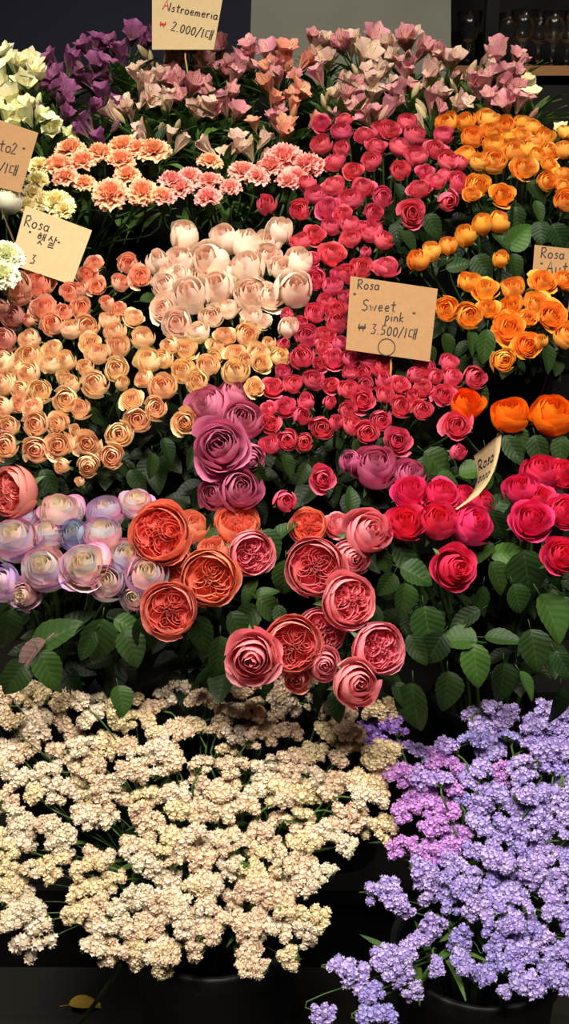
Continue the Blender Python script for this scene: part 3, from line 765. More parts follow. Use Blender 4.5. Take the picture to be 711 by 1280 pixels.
# ------------------------------------------------------------------ hot pink roses
for x, y, d, v, f, dz, lb in ((513, 616, 50, 'o', (-.05, .55), 0, 'hot pink rose at the upper left of the bunch beside the curled card'),
        (551, 618, 50, 'o', (.05, .55), 0, 'hot pink rose directly left of the curled card tip'), (507, 654, 54, 'o', (-.1, .4), -.015, 'hot pink rose, front left of the bunch with curled card'),
        (546, 653, 52, 'h', (.0, .5), -.015, 'hot pink rose in the front middle of the bunch with curled card'), (577, 624, 38, 'h', (.1, .6), .02, 'hot pink rose partly covered by the curled card'),
        (587, 657, 54, 'h', (.35, .35), .0, 'dark hot pink rose under the curled card, right of its bunch'), (599, 630, 38, 'h', (.3, .5), .02, 'dark hot pink rose behind the curled card'),
        (567, 709, 60, 'o', (.25, -.05), -.04, 'hot pink rose hanging lowest, alone below the bunch'),
        (652, 614, 48, 'h', (-.2, .5), .01, 'hot pink rose, left edge of the second hot pink bunch'), (674, 593, 52, 'h', (0, .55), .03, 'hot pink rose at the top of the second hot pink bunch'),
        (701, 593, 46, 'o', (.1, .5), .03, 'hot pink rose at the top right of the second hot pink bunch'), (676, 624, 42, 'o', (0, .5), .0, 'hot pink rose in the middle of the second hot pink bunch'),
        (664, 651, 56, 'o', (0, .35), -.02, 'large hot pink rose in front of the second hot pink bunch'), (704, 640, 48, 'o', (.1, .4), -.01, 'hot pink rose at the picture edge right of the large front one'),
        (702, 694, 54, 'o', (.05, .25), -.04, 'hot pink rose hanging lowest in the second hot pink bunch')):
    rose(None, 'hot', 'hot', x, y, d, v, (f[0], f[1] + .08), lb, 'rose', 'hot pink roses', True, dz=dz, leaves=1, name='rose', srad=.0032)

# ------------------------------------------------------------------ rainbow roses
for x, y, d, v, f, dz, lb in ((76, 643, 60, 'o', (0, .6), .02, 'lilac-edged rainbow rose, large, top of the bunch'), (132, 643, 46, 'h', (.05, .6), .02, 'purple-shaded rainbow rose at the top between two paler ones'),
        (170, 631, 44, 'o', (.1, .6), .02, 'pale lilac rainbow rose at the top beside the orange garden rose'), (18, 677, 58, 'h', (0, .5), 0, 'cream rainbow rose with lilac base at the left edge'),
        (60, 669, 48, 'o', (.1, .65), .01, 'creamy rainbow rose with flared petals in the second row'), (94, 670, 40, 'h', (0, .4), .01, 'blue-shaded rainbow rose in the middle of the bunch'),
        (128, 671, 48, 'h', (0, .6), 0, 'rainbow rose with a pink streak and cream rim, second row'), (57, 713, 56, 'h', (-.05, .4), -.02, 'tall cream rainbow rose, left of the roundest one'),
        (105, 709, 62, 'o', (0, .35), -.03, 'roundest rainbow rose with cream heart and lilac rim'), (159, 698, 48, 'h', (.2, .4), 0, 'pink-lilac rainbow rose under the orange garden rose'),
        (133, 729, 46, 'h', (.1, .2), -.01, 'cream rainbow rose hanging low right of the roundest one'), (5, 731, 44, 'h', (-.3, .2), 0, 'lavender rainbow rose cut by the left picture edge'),
        (31, 744, 38, 'o', (-.2, -.1), 0, 'small pink-rimmed rainbow rose lowest in the bunch'), (183, 722, 50, 'h', (.1, .4), .0, 'yellow-hearted rainbow rose wedged among the coral garden roses'),
        (168, 747, 34, 'h', (0, 0), .01, 'lilac rainbow rose peeping below the yellow-hearted one'), (28, 648, 36, 'h', (-.1, .6), .02, 'lilac-pink rainbow rose behind the cream one at left'),
        (152, 722, 40, 'h', (.1, .1), .01, 'blue-petalled rainbow rose low behind the pink-lilac one')):
    rose(None, 'rainbow', 'rainbow', x, y, d * 1.12, v, (f[0], min(.78, f[1] + .16)), lb, 'rose', 'rainbow dyed roses', True, dz=dz, leaves=1, name='rose', srad=.0032,
         tint=(.62, .78, 1) if 'blue' in lb else (.85, .8, 1) if 'lavender' in lb or 'purple' in lb else None)

# ------------------------------------------------------------------ garden roses
for x, y, d, v, m, f, dz, lb in ((201, 668, 77, 'g', 'garden_orange', (-.1, .15), -.02, 'orange-coral garden rose, upper left, largest of its bunch'),
        (296, 657, 58, 'g', 'garden_orange', (.1, .65), .02, 'coral garden rose at the back facing upward'), (313, 691, 58, 'g', 'garden_pink', (.3, -.1), -.01, 'oval pink-coral garden rose right of the deep-hearted one'),
        (262, 722, 74, 'g', 'garden_orange', (.05, .0), -.03, 'coral garden rose with a deep folded heart, middle of bunch'), (240, 660, 44, 'h', 'garden_orange', (.2, .6), .03, 'orange garden rose mostly hidden behind the largest one'),
        (270, 690, 44, 'h', 'garden_orange', (0, .6), .02, 'orange garden rose showing its outer petals above the deep-hearted one'),
        (221, 708, 48, 'g', 'garden_orange', (-.2, .2), .02, 'coral garden rose half hidden left of the deep-hearted one'), (212, 763, 72, 'g', 'garden', (0, .15), -.03, 'coral garden rose hanging lowest left beside the rainbow roses'),
        (316, 822, 74, 'o', 'garden_pink', (-.05, -.1), -.03, 'salmon-pink garden rose lying on the cream statice'), (366, 806, 74, 'g', 'garden', (.0, .1), -.02, 'dark coral garden rose between two pink ones above the statice'),
        (401, 788, 58, 'g', 'garden_pink', (.15, .05), .01, 'pink garden rose behind the dark coral one above the statice'),
        (386, 659, 48, 'g', 'garden_orange', (-.1, .4), .02, 'bright coral garden rose at the back under the lone rosebud'), (421, 656, 40, 'o', 'garden_pink', (-.2, .7), .02, 'pale pink garden rose with one upright light petal'),
        (459, 667, 64, 'h', 'garden_pink', (.3, .3), -.01, 'pink garden rose beside the hot pink bunch, turned right'), (394, 709, 76, 'g', 'garden_pink', (-.05, .05), -.03, 'pink garden rose with a swirled open heart, centre of bunch'),
        (437, 697, 50, 'h', 'garden_pink', (.3, .0), .01, 'pink garden rose half hidden behind the swirled one'), (434, 751, 70, 'g', 'garden_pink', (.35, .1), -.03, 'round closed pink garden rose below the swirled one'),
        (472, 810, 66, 'g', 'garden_pink', (.3, .05), -.03, 'pink garden rose at far right over the dark leaves'), (444, 854, 64, 'h', 'garden_pink', (.2, .1), -.03, 'lowest pink garden rose touching the statice'),
        (404, 830, 46, 'h', 'garden_pink', (.1, .0), .0, 'pink garden rose seen between dark coral and lowest pink ones'), (371, 846, 38, 'h', 'garden', (0, -.1), .01, 'small coral garden rose sunk into the statice'),
        (18, 616, 68, 'g', 'dusky_garden', (-.5, .1), .0, 'dusky pink garden rose above the rainbow roses at the edge')):
    if m == 'dusky_garden': bk, mm, ti = 'rainbow', 'garden', (.86, .8, .86)
    else: bk, mm, ti = ('gcoral' if x < 340 else 'gpink'), m, None
    rose(None, bk, mm, x, y, d, v, f, lb, 'rose', 'garden roses', True, ti, dz, 1, 'garden_rose', .0032)

# ------------------------------------------------------------------ carnations
def carnation(bk, mat, x, y, d, face, label, group, dz=0, tint=None):
    z = zrow(y) + dz; D = d / F * z; ax = img_axis(*face)
    base = at(x, y, z) - ax * 0.40 * D
    foot, path = stem_path(bk, base - ax * D * 0.38, ax)
    root = tag(empty('carnation', foot), label, 'carnation', group)
    q = axis_quat(ax, RND.uniform(0, 6.28))
    put('bloom', RND.choice(meshes('carnation_bloom', mat, carnation_mb, (1, 2, 3, 4))), root, base, q, D * 1.08, tint)
    put('calyx', TUBE, root, base, q, D)
    sb = MB(); sb.ring_tube([p - foot for p in path], 0.0021, 5)
    put('stem', sb.mesh('stem', M['stem'], True), root, foot)
    for k in (-4, -5):
        a = RND.uniform(0, 6.28)
        put('leaf', RND.choice(THIN), root, path[k], frame(Vector((cos(a), sin(a) * .6, 1.2)), Vector((-cos(a), -sin(a), .6))), .075)
def carnations(data, bk, mat, colour, where, group, fy, tints=None):
    its = parse(data)
    for it, lb in zip(its, auto_labels(its, ['ruffled %s carnation' % colour] * len(its), where)):
        carnation(bk, mat, it[0], it[1], it[2], it[4] or (RND.uniform(-.2, .2), fy + RND.uniform(-.1, .15)), lb, group, RND.uniform(-.01, .01), RND.choice(tints) if tints else None)
carnations('''88,187,36; 74,208,36; 103,203,34; 126,193,35; 154,184,36; 151,201,34; 192,190,42; 174,187,32; 82,223,32; 105,230,28; 138,243,42,,0,.35; 159,220,32; 178,241,38,,0,.4; 202,245,28''',
           'salmon', 'carn', 'salmon', 'salmon bunch', 'salmon carnations', .7, [(1, 1, 1), (1, .97, .92), (1, 1.03, .98)])
carnations('''216,227,34; 237,223,32; 226,236,32; 262,228,32; 260,248,33; 288,235,27; 206,247,26; 304,216,35; 355,198,44; 339,211,40; 382,208,42; 360,229,32; 394,209,28; 322,222,28; 372,222,30''',
           'pinkcarn', 'carn_pink', 'pink', 'pink bunch', 'pink carnations', .7)
carnation('pinkcarn', 'carn', 262, 203, 30, (.1, .75), 'pale cream-peach carnation standing highest above the small pink ones', None)
carnations('''50,208,28; 46,228,30; 40,243,26; 70,254,38; 80,263,28; 56,253,30; 33,258,26''', 'salmon', 'carn_cream', 'cream', 'cream bunch behind the cards', 'cream carnations', .55)
for x, y, d, lb in ((8, 320, 40, 'greenish-white ruffled carnation at the left edge under the card'), (3, 345, 40, 'greenish-white ruffled carnation lowest at the left edge')):
    carnation('lcream' if False else 'salmon', 'white', x, y, d, (.1, .5), lb, 'greenish white carnations', -.1)
rose(None, 'salmon', 'white', 10, 252, 36, 'b', (.1, .6), 'white rose bud between the two kraft cards at the left', 'rose', None, True, dz=-.05, leaves=0, name='rose')
rose(None, 'apricot', 'white', 5, 228, 26, 'b', (.1, .6), 'white rose bud tucked under the upper left card', 'rose', None, True, dz=.0, leaves=0, name='rose')

# ------------------------------------------------------------------ Peruvian lilies: umbels of neighbouring flowers share a stem
def lily_stems(data, bk, mats, labels, group, size=1.0, maxn=4, reach=46):
    its = parse(data); left = sorted(its, key=lambda t: (t[0] // 40, t[1])); stems = []
    while left:
        s = [left.pop(0)]
        for c in sorted(left, key=lambda t: (t[0] - s[0][0]) ** 2 + (t[1] - s[0][1]) ** 2):
            if len(s) < maxn and (c[0] - s[0][0]) ** 2 + (c[1] - s[0][1]) ** 2 < reach ** 2: s.append(c)
        for c in s[1:]: left.remove(c)
        stems.append(s)
    cents = [(sum(c[0] for c in s) / len(s), sum(c[1] for c in s) / len(s)) for s in stems]
    lbs = auto_labels(cents, [labels[0]] * len(stems), labels[1], 36)
    for s, (cx, cy), lb in zip(stems, cents, lbs):
        z0 = zrow(cy) + 0.05
        knot = at(cx + RND.uniform(-4, 4), cy + 46, z0 + .02)
        foot, path = stem_path(bk, knot, Vector((0, 0, 1)), 6)
        root = tag(empty('alstroemeria', foot), lb, 'flower', group)
        sb = MB(); sb.ring_tube([p - foot for p in path], .0026, 5)
        extra = [(cx + RND.uniform(-26, 26), cy + RND.uniform(-16, 22), RND.uniform(26, 34), 'b' if e_ == 0 else None, None) for e_ in range(4)] if reach > 30 else []
        for (x, y, d, v, f) in list(s) + extra:
            z = zrow(y) + 0.05 + RND.uniform(-.015, .015)
            D = d / F * z * size * .84
            dx = x - cx
            ax = img_axis(*(f or (max(-.6, min(.6, dx / 45 + RND.uniform(-.35, .35))), RND.uniform(.3, .8))))
            base = at(x, y, z) - ax * D * 0.55
            q = axis_quat(ax, RND.uniform(0, 6.28))
            m = mats[0] if len(mats) == 1 else RND.choice(mats)
            if v == 'b':
                put('bud', RND.choice(meshes('lily_bud', m, bud_mb, (1, 2))), root, base, q, D * 1.05, (.85, 1, .7))
            else:
                put('flower', RND.choice(meshes('lily_flower', m, lambda k: lily_mb(k, (.35, .6, .9, .5)[k % 4], .95), (0, 1, 2, 3))), root, base, q, D * 1.08)
            sb.ring_tube([p - foot for p in bez(knot, knot.lerp(base, .4) + Vector((0, 0, .005)), base - ax * .02, base + ax * .004, 4)], .0014, 4)
        put('stem', sb.mesh('stem', M['stem'], True), root, foot)
        for k in range(19):
            a = 2 * pi * k / 8 + RND.uniform(-.3, .3)
            p = path[-1].lerp(path[-2], RND.uniform(0, 1.0))
            put('leaf', RND.choice(THIN), root, p, frame(Vector((cos(a), sin(a), RND.uniform(.3, 2.4))), Vector((-cos(a), -sin(a), .8))), RND.uniform(.06, .1), (RND.uniform(.8, 1.3),) * 3)
lily_stems('''63,74,36; 89,78,40; 82,113,42; 110,98,38; 130,92,36; 129,60,40; 107,60,34; 166,44,40; 187,50,36; 150,66,40; 127,118,40; 106,152,40; 83,144,32; 124,176,36; 65,113,36; 73,95,34; 96,60,26,b; 142,48,26,b; 118,135,30''',
           'lpurple', ['al_purple'], ('purple alstroemeria stem', 'purple lilies'), 'purple alstroemeria stems')
lily_stems('''179,108,42; 189,126,42; 203,101,40; 210,124,36; 139,142,38; 154,134,36; 179,162,34; 189,72,26,b; 225,57,40; 244,62,40; 242,136,32; 257,182,34; 198,86,24,b; 168,92,28; 222,156,26,b; 212,70,30; 309,183,26,b; 325,180,28,b; 300,178,22,b''',
           'lpink', ['al_pale'], ('pale cream-pink alstroemeria stem', 'lilies under the card'), 'pale alstroemeria stems')
lily_stems('''273,60,46; 251,83,44; 241,108,42; 223,103,40; 301,83,50; 277,131,42; 296,141,38; 228,124,34; 257,66,30; 312,66,30; 291,108,30,b; 262,112,28,b; 285,90,30''',
           'lpink', ['al_pink'], ('rose-pink alstroemeria stem', 'pink lilies'), 'rose pink alstroemeria stems')
lily_stems('''337,66,44; 358,64,40; 339,87,42; 332,108,40; 354,77,36; 383,77,36; 357,160,40; 317,154,26; 373,116,42; 344,125,32; 367,140,30,b; 366,92,24,b''',
           'lpink', ['al_coral', 'al_coral', 'al_pink'], ('salmon-pink alstroemeria stem', 'salmon lilies beside the pink ones'), 'salmon alstroemeria stems')
lily_stems('''401,56,42; 426,56,42; 439,54,40; 468,50,46; 459,70,46; 398,93,36; 409,76,36; 441,111,40; 464,119,42; 475,91,42; 451,136,42; 428,134,32; 426,97,28,b; 404,126,26,b; 418,120,28,b; 487,134,42; 412,140,26,b; 484,66,32; 444,88,26,b''',
           'lpale', ['al_pale', 'al_pink', 'al_pale'], ('blush alstroemeria stem', 'lilies before grey board'), 'blush alstroemeria stems')
lily_stems('''507,50,42; 509,85,46; 497,116,38; 513,48,38; 527,63,42; 538,90,44; 564,76,44; 589,87,38,b; 542,124,46; 547,141,40; 575,130,38; 520,112,28,b; 553,106,28,b; 567,99,26,b; 525,138,28,b; 492,72,30; 550,68,36''',
           'lpale', ['al_pink', 'al_pale'], ('soft pink alstroemeria stem', 'lilies beside the wine glasses'), 'soft pink alstroemeria stems')
lily_stems('''617,76,44; 606,104,42; 629,96,44; 640,110,44; 632,130,42; 651,126,38; 612,124,36; 622,60,34; 598,112,34; 644,92,30''',
           'lrose', ['al_pink'], ('mauve-pink alstroemeria stem', 'mauve lilies under the glass shelf'), 'mauve pink alstroemeria stems')
lily_stems('''661,107,34; 664,118,28; 700,165,30''', 'lrose', ['al_cream'], ('small white alstroemeria stem', 'white flowers beside the mauve lilies'), 'small white alstroemeria stems', reach=20)
lily_stems('''12,84,44; 28,82,42; 46,96,40; 14,124,44; 30,107,40; 32,141,40; 4,106,40; 62,164,36; 8,140,38; 48,126,30,b; 50,146,30; 22,160,34; 38,76,32; 8,66,30''',
           'lcream', ['al_cream'], ('cream alstroemeria stem', 'cream lilies above the left card'), 'cream alstroemeria stems', size=1.05)

# ------------------------------------------------------------------ statice
def statice(heads, bk, mats, noun, where, group, reach, maxn, tintf):
    hv = {m: [] for m in mats}
    for m in mats:
        if ('st', m) not in MESH:
            MESH[('st', m)] = []
            for s in (1, 2, 3, 4, 5, 6):
                fl, br = statice_mb(s, 92 if s % 2 else 80, 1.0, (.56, .64, .5, .72, .6, .46)[s - 1])
                MESH[('st', m)].append((fl.mesh('flower_head', M[m]), br.mesh('bract', M['bract'])))
    loc, R, H = B[bk]
    left = sorted(heads, key=lambda t: (-t[1], t[0])); stems = []
    while left:
        s = [left.pop(0)]
        for c in sorted(left, key=lambda t: (t[0] - s[0][0]) ** 2 + (t[1] - s[0][1]) ** 2):
            if len(s) < maxn and (c[0] - s[0][0]) ** 2 + (c[1] - s[0][1]) ** 2 < reach ** 2: s.append(c)
        for c in s[1:]: left.remove(c)
        stems.append(s)
    cents = [(sum(c[0] for c in s) / len(s), sum(c[1] for c in s) / len(s)) for s in stems]
    lbs = auto_labels(cents, ['%s statice stem' % noun(*c) for c in cents], where, 58)
    for s, (cx, cy), lb in zip(stems, cents, lbs):
        pc = at(cx, cy, zstat(cy))
        out = Vector((pc.x - loc.x, pc.y - loc.y, 0))
        out = out.normalized() if out.length > .02 else Vector((0, -1, 0))
        fork = pc.lerp(loc + Vector((0, 0, H)), 0.42)
        fork.z = max(fork.z, loc.z + H + .012)
        foot, path = stem_path(bk, fork, (pc - loc - Vector((0, 0, H * .6))).normalized(), 5)
        root = tag(empty('statice', foot), lb, 'statice', group)
        sb = MB(); sb.ring_tube([p - foot for p in path], .0026, 5, flat=.6)
        for h in s:
            x, y, L = h[0], h[1], h[2]
            z = zstat(y) + RND.uniform(-.012, .012)
            c = at(x, y, z); S = L / F * z
            o2 = Vector((c.x - loc.x, c.y - loc.y, 0))
            o2 = o2.normalized() if o2.length > .01 else out
            if h[3] is not None:
                a = radians(h[3]); xd = RT * cos(a) + UP * sin(a) - FW * .15
                zd = UP * .5 - FW * .7 if abs(sin(a)) < .8 else -FW
            else:
                a = RND.uniform(-.9, .9)
                xd = (Quaternion((0, 0, 1), a) @ o2) + Vector((0, 0, RND.uniform(-.5, .8)))
                if RND.random() < .3: xd = RT * RND.uniform(-1, 1) + Vector((0, RND.uniform(-.8, .4), RND.uniform(-.5, .5)))
                zd = Vector((0, -.5, 1)) + o2 * .35 + Vector((RND.uniform(-.3, .3), RND.uniform(-.3, .3), 0))
            xd.normalize(); yd = zd.cross(xd).normalized(); zz = xd.cross(yd)
            q = Matrix((xd, yd, zz)).transposed().to_quaternion()
            m = RND.choice(mats); fl, br = RND.choice(MESH[('st', m)])
            hd = put('flower_head', fl, root, c, q, S, tintf(x, y))
            bo = bpy.data.objects.new('bract', br); COL.objects.link(bo); bo.parent = hd
            e = c + q @ Vector((-.6 * S, 0, -.36 * S))
            sb.ring_tube([p - foot for p in bez(fork, fork.lerp(c, .4) + Vector((0, 0, .01)), e - xd * .02, e, 5)], .0016, 4, flat=.6)
        put('stem', sb.mesh('stem', M['stem'], True), root, foot)
        for k in range(2):
            p = path[RND.choice((-2, -3))]; a = RND.uniform(0, 6.28)
            put('leaf', RND.choice(THIN), root, p, frame(Vector((cos(a), sin(a), .8)), Vector((-cos(a), -sin(a), .8))), RND.uniform(.05, .08))
def heads(s, r, lo, hi):
    out = []
    for it in s.replace('\n', ' ').split(';'):
        if it.strip():
            f = [float(q) for q in it.split(',')]
            out.append((f[0], f[1], f[2] if len(f) > 2 and f[2] else r.uniform(lo, hi), f[3] if len(f) > 3 else None))
    return out
def fill(hs, inside, n, gap, r, lo, hi):
    t = 0
    while n and t < 6000:
        t += 1
        x, y = r.uniform(-30, 760), r.uniform(855, 1260)
        if inside(x, y) and all((x - h[0]) ** 2 + (y - h[1]) ** 2 > gap ** 2 for h in hs):
            hs.append((x, y, r.uniform(lo, hi), None)); n -= 1
    return hs
r1 = random.Random(3)
WH = heads('''15,868;42,868;80,873,44,20;114,893;11,895;42,897,46,5;38,914,50,30;11,936;84,938,60,5;125,932,54,10;163,897;190,882;216,862;247,870;190,904;224,908;178,942;15,963;57,965;99,976;148,970;
205,963;251,953;42,990;118,993;178,995;178,1020;258,1012;228,1012;8,997;57,1027;125,1020;23,1050,50,30;76,1043;209,1050;171,1054;197,1035;235,1050;307,855;353,861;396,853,38;474,888,46,20;273,880;315,884;
356,878;398,880;428,892;273,903;299,917;353,917,50,0;410,914;432,940;474,942,52,20;490,966,56,-15;284,936;292,955;334,959,48,0;337,976;364,948;387,940;280,986;360,988,60,-10;387,988;417,982;459,982,58,-30;463,998;
261,1005;299,1012;356,1027;360,997;406,1037;436,1018;292,1043;330,1041;379,1048;428,1052;474,1032,48,-10;19,1052;42,1084;76,1056;11,1108;23,1118;108,1085,46,15;106,1116;167,1063;190,1082;213,1070;140,1101;
175,1120;205,1127;251,1108,48,0;30,1139;8,1150;38,1170,66,42;138,1161,54,-5;175,1158;197,1154;171,1196,40,80;205,1204,46,75;197,1186;232,1154;262,1165;228,1055;262,1139;246,1072;284,1082;284,1056;355,1074;320,1061;400,1087;
256,1105,48,5;221,1128;291,1121;320,1086;341,1118,62,-25;355,1130;372,1103;390,1146,48,-20;383,1172,36,80;263,1163;305,1160;341,1163;316,1186;358,1195;211,1189;309,1207,34;323,1210,34;239,1152''', r1, 38, 52)
def in_white(x, y):
    if y < 862 + 14 * abs(((x - 60) / 110) % 2 - 1): return False
    if y < 950: return x < 440
    if y < 1050: return x < 470
    if y < 1150: return x < 400
    return 120 < x < 390 and y < 1190
fill(WH, in_white, 58, 19, r1, 38, 50)
def wt(x, y):
    k = RND.random()
    return (1, .97, .8) if k < .25 else (.98, .9, .84) if k < .6 else (1, 1, 1)
statice(WH, 'stw', ['st_white'], lambda x, y: 'cream', 'cream statice', 'cream statice stems in the floor bucket', 62, 5, wt)
PU = heads('''619,884;592,905;630,895;665,907;592,922;638,920;703,914;615,937;688,937,50,10;695,952;707,978;657,975;627,971,40,85;604,960;585,970;524,937;558,930;562,951;550,971;562,979;512,997;508,1012;539,1002;558,1010;
543,1031;570,1040;604,1006,50,70;600,1028;638,1036,56,-30;669,1013;676,1036;703,1021;707,1002;501,1055;531,1063;558,1059;600,1062;657,1067;623,1051;482,930;463,918;490,903;497,964;478,1112,48,0;501,1131;534,1089;534,1112,46,80;
580,1108;566,1075;622,1075;650,1098;664,1084;617,1126;599,1140;659,1161;692,1122;697,1145;538,1163,46,60;520,1181;576,1177,40,80;578,1201;617,1173,44,70;482,1196,44,20;496,1214,46,40;436,1215,56,-15;464,1240,34;515,1240,30;545,1207,30;
645,1205;659,1228,48,-25;687,1215;701,1191;703,1224;403,1266,36,-20;470,1271,52,0;631,1238,30''', r1, 38, 50)
def in_purple(x, y):
    if x > 745: return False
    if y < 935: return x > 575 and y > 890
    if y < 1040: return x > 510
    if y < 1130: return x > 530
    return x > 600 and y < 1225
fill(PU, in_purple, 45, 19, r1, 36, 48)
def ptint(x, y):
    if 485 < x < 580 and 915 < y < 1075 or (610 < x < 640 and 950 < y < 985): return (1.32, .84, .98) if RND.random() < .75 else (1.1, 1, 1)
    if y < 935 and x < 520: return (.8, .55, .85)
    return RND.choice(((1, 1, 1), (1.1, 1.1, 1.05), (.92, .95, 1), (1.15, 1.15, 1.05)))
statice(PU, 'stp', ['st_purple'], lambda x, y: 'magenta-pink' if 490 < x < 580 and 920 < y < 1070 else 'lilac', 'lilac statice', 'lilac statice stems in the floor bucket', 62, 5, ptint)

# ------------------------------------------------------------------ single leaves seen in front of the dark, each on the nearest rose stem
def leaf_at(x, y, L, ang, bright=1.0, k=None, dz=.015, green=None):
    root = min(ROSES, key=lambda r: (r[0] - x) ** 2 + 0.5 * (r[1] - y) ** 2 + (4000 if r[1] > y + 30 else 0))[2]
    z = zrow(y) + dz
    S = L / F * z; a = radians(ang)
    yd = RT * cos(a) + UP * sin(a) - FW * RND.uniform(-.1, .35)
    zd = -FW * RND.uniform(.4, .9) + UP * RND.uniform(.2, .8) + RT * RND.uniform(-.6, .6)
    q = frame(yd, zd)
    c = at(x, y, z) - q @ Vector((0, .55 * S, 0))
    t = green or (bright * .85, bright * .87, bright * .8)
    put('leaf', LEAF[k if k is not None else RND.randrange(4)], root, c, q, S, t)
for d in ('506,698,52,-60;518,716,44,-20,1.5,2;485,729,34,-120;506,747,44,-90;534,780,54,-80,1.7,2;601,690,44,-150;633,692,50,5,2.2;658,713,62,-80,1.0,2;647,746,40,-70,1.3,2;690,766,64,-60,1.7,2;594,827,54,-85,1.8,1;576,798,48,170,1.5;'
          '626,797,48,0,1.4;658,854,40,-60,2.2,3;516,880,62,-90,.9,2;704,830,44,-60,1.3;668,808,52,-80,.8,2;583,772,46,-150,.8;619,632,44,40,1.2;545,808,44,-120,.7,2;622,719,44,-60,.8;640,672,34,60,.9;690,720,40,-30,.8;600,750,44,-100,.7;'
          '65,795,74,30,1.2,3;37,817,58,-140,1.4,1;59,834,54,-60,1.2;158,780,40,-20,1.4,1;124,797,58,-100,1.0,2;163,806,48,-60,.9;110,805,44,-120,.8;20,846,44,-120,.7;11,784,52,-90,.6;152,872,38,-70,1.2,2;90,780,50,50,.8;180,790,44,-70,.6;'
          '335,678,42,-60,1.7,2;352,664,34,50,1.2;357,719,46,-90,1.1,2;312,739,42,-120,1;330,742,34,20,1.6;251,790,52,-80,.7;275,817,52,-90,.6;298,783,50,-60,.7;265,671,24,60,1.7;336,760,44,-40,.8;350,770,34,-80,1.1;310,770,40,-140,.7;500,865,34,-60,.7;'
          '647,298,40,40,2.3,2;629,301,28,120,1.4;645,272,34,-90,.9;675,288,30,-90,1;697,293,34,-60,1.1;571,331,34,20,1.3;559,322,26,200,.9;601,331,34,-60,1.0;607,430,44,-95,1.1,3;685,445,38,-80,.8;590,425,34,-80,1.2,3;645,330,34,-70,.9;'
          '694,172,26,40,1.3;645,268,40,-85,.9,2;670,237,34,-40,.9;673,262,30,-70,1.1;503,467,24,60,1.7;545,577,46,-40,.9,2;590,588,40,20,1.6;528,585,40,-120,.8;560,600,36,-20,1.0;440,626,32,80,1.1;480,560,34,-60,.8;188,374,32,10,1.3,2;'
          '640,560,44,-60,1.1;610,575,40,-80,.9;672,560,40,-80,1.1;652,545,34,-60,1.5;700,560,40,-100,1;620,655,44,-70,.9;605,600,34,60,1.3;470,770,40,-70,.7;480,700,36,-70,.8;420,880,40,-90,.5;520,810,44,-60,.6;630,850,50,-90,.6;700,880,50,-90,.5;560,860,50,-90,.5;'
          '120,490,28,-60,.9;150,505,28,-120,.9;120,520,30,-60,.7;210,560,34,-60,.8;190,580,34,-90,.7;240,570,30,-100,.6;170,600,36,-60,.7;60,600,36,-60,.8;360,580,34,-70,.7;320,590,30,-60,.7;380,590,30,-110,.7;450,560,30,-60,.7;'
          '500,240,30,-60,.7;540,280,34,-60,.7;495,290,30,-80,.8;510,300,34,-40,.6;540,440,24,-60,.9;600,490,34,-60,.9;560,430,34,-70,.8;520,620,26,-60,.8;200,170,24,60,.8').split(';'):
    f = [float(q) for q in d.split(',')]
    leaf_at(f[0], f[1], f[2], f[3], f[4] if len(f) > 4 else 1.0, int(f[5]) if len(f) > 5 else None, green=(9, 2.2, 9) if (f[0], f[1]) == (37, 817) else None)

